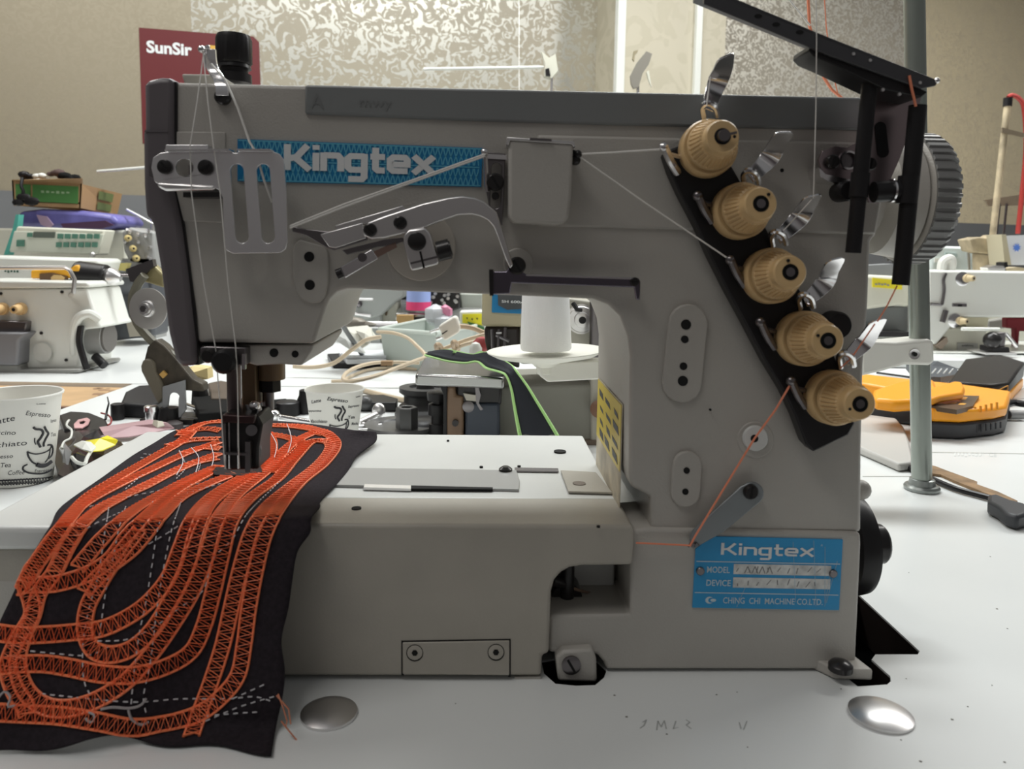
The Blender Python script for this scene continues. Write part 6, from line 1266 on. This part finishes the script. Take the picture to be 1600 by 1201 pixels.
q = MB(); q.tube(spline([on_y(*e6(x, y), Y-.005) for x, y in ((765, 372), (748, 420), (752, 480), (742, 560), (735, 585))], 5), .0035, n=6); q.tube([on_y(*e6(660, 580), Y-.004), on_y(*e6(735, 585), Y-.004)], .003); q.tube([on_y(*e6(765, 620), Y-.004), on_y(*e6(740, 700), Y-.004)], .006); q.build('takeup_wire', DSTEEL, la)
fr_prism(Y-.003, ee((810, 575), (905, 575), (905, 598), (810, 596)), .004, 'arm_slot', DSTEEL, la, .001); fr_prism(Y-.004, ee((845, 580), (872, 580), (872, 596), (845, 596)), .004, 'slot_block', BLACK, la)
o = fr_prism(Y+.016, ee((843, 838), (978, 842), (978, 900), (843, 898)), .004, 'maker_plate', mat('silver_plate', (.5, .5, .47), .4, .3), la); q = MB(); marks(q, 0, .1, 1, .8, quad(e6(870, 848), e6(950, 850), e6(950, 866), e6(870, 864), fy(Y+.0155), 0), 7, 4); q.build('plate_lettering', INK, o)
q = MB(); q.tube(spline([on_y(*e6(x, y), Y+.05) for x, y in ((735, 360), (745, 300), (785, 275), (800, 300), (790, 360))], 6), .011, n=10); q.build('hose_handle', mat('hose_white', (.72, .72, .68), .4), la)
MB().prism(ee((700, 855), (770, 800), (780, 830), (735, 885)), 0, .02, fy(Y-.003)).build('bracket', mat('brown_bracket', (.28, .22, .17), .5), la)
rw_ = thing('bobbin_winder', 'small black and chrome bobbin winder at the right edge on the far table', 'bobbin winder', on_y(*e6(1130, 915), 1.7))
Y = 1.68
q = MB(); q.ball(on_y(*e6(1075, 820), Y), .019, 14); q.build('motor_ball', BLKMET, rw_); fr_prism(Y, ee((1110, 770), (1170, 770), (1160, 870), (1120, 870)), .03, 'post', DSTEEL, rw_, .002); fr_prism(Y-.01, ee((1080, 868), (1190, 868), (1195, 905), (1080, 905)), .05, 'base_block', BLACK, rw_, .002)
fr_prism(Y-.015, ee((1030, 905), (1235, 905), (1240, 918), (1030, 918)), .07, 'foot_plate', STEEL, rw_); rod(e6(1165, 775), e6(1240, 865), Y, .004, 'lever', STEEL, rw_); rod(e6(870, 745), e6(1120, 748), Y, .004, 'rod', OFFW, rw_)
RDC = mat('red_cloth', (.22, .02, .03), .8)
q = MB(); q.prism(ee((1170, 672), (1400, 672), (1400, 770), (1260, 760), (1252, 870), (1235, 870), (1232, 745), (1170, 740)), 0, .02, fy(1.66+.17)); tag(q.build('red_cloth', RDC, bevel=.004), 'dark red cloth hanging under the long white machine arm', 'fabric')
q = MB(); q.prism(ee((1045, 690), (1170, 670), (1170, 740), (1100, 750), (1048, 735)), 0, .02, fy(1.9)); tag(q.build('grey_cloth', mat('grey_cloth', (.33, .32, .30), .8), bevel=.004), 'grey cloth left of the dark red cloth', 'fabric')
# left part of the right machines (behind the column)
Y = 1.80
lb_ = thing('overlock_machine', 'white machine with a yellow sticker between the column and the pole', 'sewing machine', on_y(1385, 520, Y))
fr_prism(Y, ee((200, 380), (520, 395), (525, 480), (520, 600), (450, 590), (350, 600), (200, 620)), .12, 'head', CREAMW, lb_, .008); fr_prism(Y+.03, ee((200, 600), (520, 600), (520, 760), (200, 770)), .08, 'shadowed_body', mat('shade_grey', (.20, .21, .21), .5), lb_)  # second prism: shade under the white head painted as dark grey
fr_prism(Y-.003, ee((272, 402), (415, 415), (470, 440), (470, 482), (272, 465)), .003, 'yellow_sticker', mat('sticker_lemon', (.80, .68, .03), .4), lb_); q = MB()
for x, y in ((290, 440), (310, 438), (330, 442), (350, 440), (370, 446)): q.prism(ee((x, y), (x+14, y), (x+14, y+12), (x, y+12)), 0, .001, fy(Y-.005))
q.build('sticker_print', mat('grey_ink', (.3, .3, .25), .5), lb_); fr_prism(Y+.02, ee((230, 320), (420, 310), (420, 395), (230, 390)), .05, 'top_box', mat('mid_grey', (.28, .29, .30), .5), lb_)
fr_prism(Y-.02, ee((200, 760), (520, 765), (520, 800), (200, 800)), .1, 'bed_plate', BLKMET, lb_, .002)
p = on_z(*e6(340, 790), TZ2+.012); q = MB(); q.lathe(p, p+z, [(-.011, .02), (0, .048), (.008, .058), (.010, .057), (.004, .045), (.003, .004)], 40); t = thing('spool_tray', 'white dish with orange thread on it, left of the pole', 'tray', p-z*.011); q.build('dish', OFFW, t)
q = MB(); random.seed(6); q.tube([p+Vector((.03*math.cos(k*.9)*random.uniform(.5, 1), .03*math.sin(k*.9)*random.uniform(.5, 1), .008+random.uniform(0, .01))) for k in range(50)], .0018, n=5); tag(q.build('thread_tangle', THO), 'tangle of orange thread in the white dish', 'thread')
# white storage box, thread post, box with blue star
Y = 2.0
wb_ = thing('plastic_box', 'translucent white plastic box beyond the handwheel', 'box', on_y(1490, 424, Y)); fr_prism(Y, ee((670, 215), (745, 190), (930, 195), (945, 215), (960, 360), (665, 360)), .12, 'box_body', mat('box_pale_mint', (.70, .78, .76), .25), wb_, .006)
fr_prism(Y-.004, ee((760, 232), (840, 240), (842, 262), (762, 255)), .004, 'recess', mat('mint_shadow', (.45, .55, .53), .4), wb_); fr_prism(Y-.004, ee((690, 270), (830, 275), (830, 300), (690, 300)), .004, 'lid_line', OFFW, wb_); MB().tube([on_y(*e6(912, 225), Y-.004), on_y(*e6(918, 350), Y-.004)], .004).build('latch_pin', STEEL, wb_)
MB().fbox(fy(Y+.02), on_y(1455, 424, Y).x, on_y(1600, 424, Y).x+.1, 0, .1, TZ2+.0006, on_y(1490, 426, Y).z).build('lower_crate', CREAMW, wb_)
Y = 1.9
wp = thing('thread_stand', 'rust-stained cream thread stand post with a black cap at the far right', 'thread stand', on_y(1548, 395, Y))
POST = mat('rusty_cream', (.58, .48, .32), .5, noise=.45, nscale=25)
MB().cyl(on_y(1549, 385, Y), on_y(1574, 165, Y), .0075).build('post', POST, wp); MB().cyl(on_y(1574, 166, Y), on_y(1575, 153, Y), .010).build('cap', BLACK, wp)
fr_prism(Y, [(1513, 374), (1530, 370), (1545, 372), (1556, 366), (1562, 372), (1566, 392), (1545, 398), (1520, 392)], .05, 'foot', POST, wp, .003)
fr_prism(Y-.01, [(1566, 199), (1600, 208), (1620, 210), (1620, 216), (1598, 214), (1566, 207)], .006, 'cross_bar', mat('rust_bar', (.30, .24, .17), .5, .4), wp); fr_prism(Y+.05, [(1540, 312), (1620, 300), (1620, 320), (1545, 322)], .01, 'rear_bar', mat('rust_bar', (.30, .24, .17), .5, .4), wp)
for x in (1562, 1573): rod((x, 318), (x-6, 375), Y+.05, .003, 'wire', DSTEEL, wp)
MB().lathe(on_y(1540, 400, Y+.03), Vector((on_y(1540, 400, Y).x, Y+.03, on_y(1540, 400, Y).z-.1)), [(0, .03), (.06, .015), (.1, .012)], 20).build('stem', POST, wp)
q = MB(); q.tube(spline([on_y(x, y, Y+.0) for x, y in ((1575, 152), (1582, 149), (1592, 154), (1600, 170), (1603, 230), (1596, 310), (1590, 365))], 6), .0055, n=8); tag(q.build('red_hose', mat('red_rubber', (.50, .06, .05), .4)), 'thin red hose arching over the cream thread stand post', 'hose')
Y = 1.84
wbx = thing('carton', 'white carton marked with a blue star on the long machine at the right edge', 'box', on_y(1600, 412, Y))
fr_prism(Y, [(1571, 368), (1640, 366), (1640, 414), (1580, 414)], .06, 'front', mat('carton_white', (.78, .80, .84), .4), wbx); fr_prism(Y-.001, [(1565, 366), (1572, 366), (1580, 414), (1570, 414)], .06, 'side', mat('carton_tan', (.55, .50, .36), .5), wbx)
q = MB(); c_ = on_y(1589, 387, Y-.003); P_ = [c_+Vector((.010*(1 if k % 2 else .55)*math.cos(k*math.pi/8), 0, .010*(1 if k % 2 else .55)*math.sin(k*math.pi/8))) for k in range(16)]; q.loops(P_, Vector((0, .001, 0))); q.build('star_mark', mat('star_blue', (.12, .25, .75), .4), wbx)
for i, (px, m_, lb) in enumerate((([(1543, 418), (1556, 414), (1572, 416), (1570, 424), (1545, 424)], STEEL, 'small steel part beside the white carton'), ([(1572, 420), (1590, 417), (1612, 420), (1612, 424), (1572, 425)], mat('tan_card', (.5, .42, .28), .6), 'flat tan card under the white carton edge'), ([(1569, 410), (1574, 409), (1575, 417), (1569, 418)], BLACK, 'tiny black cap at the corner of the white carton'))):
    q = MB(); q.prism(px, 0, .03, fy(1.79)); tag(q.build('machine_piece', m_), lb, 'part')
# charger and battery
OR = mat('charger_orange', (1.0, .40, .02), .35)
def blockz(px, zlo, zhi, m, nm, parent, bevel=.004, tops=None): return MB().slab(px, TZ+zlo, TZ+zhi).build(nm, m, parent, bevel=bevel, ang=50)
ch = thing('battery_charger', 'orange and black battery charger on the white table at the right', 'charger', tz(1470, 685))
zc = TZ+.042
foot = [(1300, 640), (1368, 656), (1424, 664), (1452, 684), (1500, 686), (1552, 680), (1570, 675), (1575, 655), (1578, 640), (1500, 630), (1400, 625), (1330, 620)]
B_ = [tz(x, y, .001) for x, y in foot]; q = MB(); q.loops([p+z*.021 for p in B_], Vector((0, 0, -.021))); q.build('black_base', mat('charger_black', (.035, .035, .04), .45), ch, bevel=.003, ang=50)
q = MB()
for k in range(9): a, b2 = e7(765+k*28, 480-k*4), e7(765+k*28, 530-k*5); q.tube([on_y(a[0], a[1]-1, tz(1530, 684).y-.001), on_y(b2[0], b2[1]-2, tz(1530, 684).y-.001)], .0012, n=5)
q.build('grip_ribs', mat('rib_black', (.025, .025, .03), .4), ch)
T_ = [p+z*.0215 for p in B_]; q = MB(); ztop = [.030, .030, .026, .018, .018, .016, .015, .012, .008, .010, .016, .020]
q.add(T_+[p+z*h_ for p, h_ in zip(T_, ztop)], [list(range(12))[::-1], list(range(12, 24))]+[[k, (k+1) % 12, 12+(k+1) % 12, 12+k] for k in range(12)]); q.build('orange_shell', OR, ch, bevel=.005, ang=50)
def on_top(x, y, h): return on_z(x, y, TZ+h)
q = MB(); P_ = [on_top(*a) for a in ((1365, 608, .055), (1400, 596, .062), (1440, 589, .064), (1460, 592, .064), (1465, 606, .058), (1460, 622, .052), (1400, 626, .050), (1366, 622, .050))]; q.loops(P_, Vector((0, 0, -.016))); q.build('raised_housing', OR, ch, bevel=.005, ang=50)
q = MB(); P_ = [on_top(*a) for a in ((1450, 606, .060), (1490, 595, .062), (1503, 596, .062), (1508, 606, .058), (1505, 613, .056), (1470, 618, .055), (1450, 624, .054))]; q.loops(P_, Vector((0, 0, -.010))); q.build('slide_rail', OR, ch, bevel=.003, ang=50)
q = MB(); q.loops([on_top(*a) for a in ((1452, 628, .0425), (1475, 617, .0425), (1530, 618, .0425), (1520, 634, .0425), (1495, 640, .0425), (1455, 634, .0425))], Vector((0, 0, -.006))); lbp = q.build('printed_label', mat('label_dark', (.09, .055, .03), .4), ch)
q = MB()
for (x0, y0, w_, h_) in ((1490, 619, 22, 5), (1482, 627, 14, 3), (1462, 627, 8, 3), (1500, 629, 10, 3)): q.loops([on_top(x, y, .0428) for x, y in ((x0, y0), (x0+w_, y0+1), (x0+w_-3, y0+h_), (x0-3, y0+h_))], Vector((0, 0, -.0004)))
q.build('label_print', mat('label_orange', (.85, .45, .08), .4), lbp)
q = MB()
for k in range(7): a = e7(775+k*32, 385-k*7); q.tube([on_y(a[0], a[1]-3, tz(1530, 684).y+.002), on_y(a[0], a[1]+7, tz(1530, 684).y-.0005)], .0016, n=6)
q.build('orange_ribs', mat('rib_orange', (.75, .30, .03), .4), ch)
q = MB(); q.tube(spline([on_z(x, y, TZ+.012) for x, y in ((1572, 632), (1585, 629), (1600, 631), (1640, 634))], 4), .0055, n=10); tag(q.build('power_cable', BLACK), 'thick black cable leaving the orange charger at the right edge', 'cable'); q = MB(); q.cyl(on_z(1576, 648, TZ+.008), on_z(1599, 648, TZ+.008), .0065); q.build('cable_sleeve', mat('sleeve_grey', (.3, .3, .3), .5), ch)
bt_ = thing('tool_battery', 'black and orange slide-in tool battery behind the orange charger', 'battery', tz(1540, 625)) 
F_ = [tz(x, y, .001) for x, y in ((1480, 628), (1545, 634), (1575, 632), (1598, 606), (1560, 596), (1505, 602))]
q = MB(); q.loops([p+z*.018 for p in F_], Vector((0, 0, -.018))); q.build('orange_base', OR, bt_, bevel=.003, ang=50)
q = MB(); G_ = [p+z*.0185 for p in F_]; hh = [.016, .016, .018, .030, .034, .032]; q.add(G_+[p+z*h_ for p, h_ in zip(G_, hh)], [list(range(6))[::-1], list(range(6, 12))]+[[k, (k+1) % 6, 6+(k+1) % 6, 6+k] for k in range(6)]); q.build('black_shell', mat('battery_black', (.018, .015, .013), .42, spec=.3), bt_, bevel=.004, ang=50)
q = MB(); pr_ = [e7(915, 290), e7(1035, 232), e7(1035, 262), e7(925, 305)]; yb = tz(1560, 634).y; 
q.loops([on_y(x, y, yb-.004) for x, y in pr_], Vector((0, .002, 0))); q.build('orange_outline', mat('outline_orange', (.55, .25, .04), .4), bt_); q = MB(); q.loops([on_y(x, y, yb-.0045) for x, y in (e7(925, 289), e7(1028, 240), e7(1028, 256), e7(932, 298))], Vector((0, .0004, 0))); q.build('badge_black', BLACK, bt_)
q = MB()
tl = sheet([(1416, 567), (1440, 564), (1465, 564), (1495, 575), (1498, 584), (1470, 589), (1440, 588), (1425, 578)], [.030, .034, .036, .022, .016, .016, .018, .024], mat('slate_plastic', (.07, .08, .09), .45), 'plastic_tool', 'dark slate plastic part with pale ribs behind the pole', 'plastic part', th=.012, jit=.006)
q = MB()
for k in range(4): q.tube([on_z(1456+k*9, 583, TZ+.030), on_z(1462+k*9, 576, TZ+.034)], .0014, n=5)
q.build('pale_ribs', mat('pale_rib', (.5, .52, .52), .5), tl)
bit('thin_rod', 'thin black rod lying left of the dark slate part', 'rod', MB().cyl(on_z(1370, 582, TZ+.004), on_z(1428, 590, TZ+.004), .0022), BLACK)
# cable, plug and worn strip on the near table
q = MB(); q.tube(spline([on_z(x, y, TZ+.0035) for x, y in ((1320, 697), (1345, 697), (1375, 702), (1400, 716), (1425, 733), (1450, 745), (1490, 762), (1525, 772), (1548, 778))], 6), .0030, n=8)
tag(q.build('power_cable', BLACK), 'thin black cable crossing the table behind the pole to a plug', 'cable')
pgb = thing('power_plug', 'black two-pin plug at the end of the thin black cable, right edge', 'plug', tz(1575, 800))
q = MB(); q.loops([on_z(x, y, TZ+.014) for x, y in ((1544, 772), (1556, 770), (1580, 780), (1604, 786), (1610, 800), (1590, 806), (1572, 800), (1560, 790), (1544, 782))], Vector((0, 0, -.013))); q.build('plug_body', mat('plug_black', (.035, .037, .042), .5), pgb, bevel=.003, ang=50); q = MB(); q.cyl(on_z(1592, 798, TZ+.010), on_z(1625, 802, TZ+.010), .0022); q.build('pin', STEEL, pgb)
q = MB(); ws_ = [(1454, 726), (1462, 728), (1480, 735), (1505, 744), (1527, 752), (1526, 756), (1560, 768), (1590, 782), (1588, 784), (1555, 776), (1520, 762), (1490, 750), (1470, 741), (1454, 739)]
q.slab(ws_, TZ+.0002, TZ+.003); tag(q.build('wood_strip', mat('worn_brown_strip', (.28, .17, .08), .6, noise=.5, nscale=50)), 'worn brown wooden strip lying across the table behind the pole', 'strip')
# grey casting corner and table joint
q = MB(); P_ = [tz(x, y, .0006) for x, y in ((1300, 640), (1346, 655), (1420, 690), (1427, 738), (1405, 739), (1343, 704), (1300, 690))]
q.loops([p+z*.010 for p in [tz(x, y) for x, y in ((1300, 650), (1400, 664), (1412, 678), (1420, 700), (1428, 735), (1404, 738), (1300, 692))]], Vector((0, 0, -.0095))); tag(q.build('casting_plate', mat('pale_cast', (.50, .49, .46), .5), bevel=.003), 'light grey metal plate with a rounded corner between column and pole', 'plate')
jl = MB(); jl.ribbon([tz(1348, 744, .0002), tz(1432, 744, .0002)], Vector((0, .001, 0)), .0002); jl.ribbon([tz(1440, 706, .0002), tz(1620, 709, .0002)], Vector((0, .0012, 0)), .0002); o = jl.build('table_joint', mat('joint_shadow_line', (.42, .42, .38), .7), tbl)  # table seams with their shadow line drawn as grey strips
q = MB(); f_ = quad((1490, 703), (1590, 704), (1590, 713), (1490, 712), M, 0); marks(q, 0, 0, .45, .7, lambda x, y: tz(1490+x*100, 713-y*9, .0003), 8, 5); write(q, 'CE', .55, 0, .12, .7, lambda x, y: tz(1490+x*100, 713-y*9, .0003), .01); q.build('faint_table_print', mat('faint_print', (.66, .68, .66), .6), tbl)
# small blobs by pulleys on the back table to the left
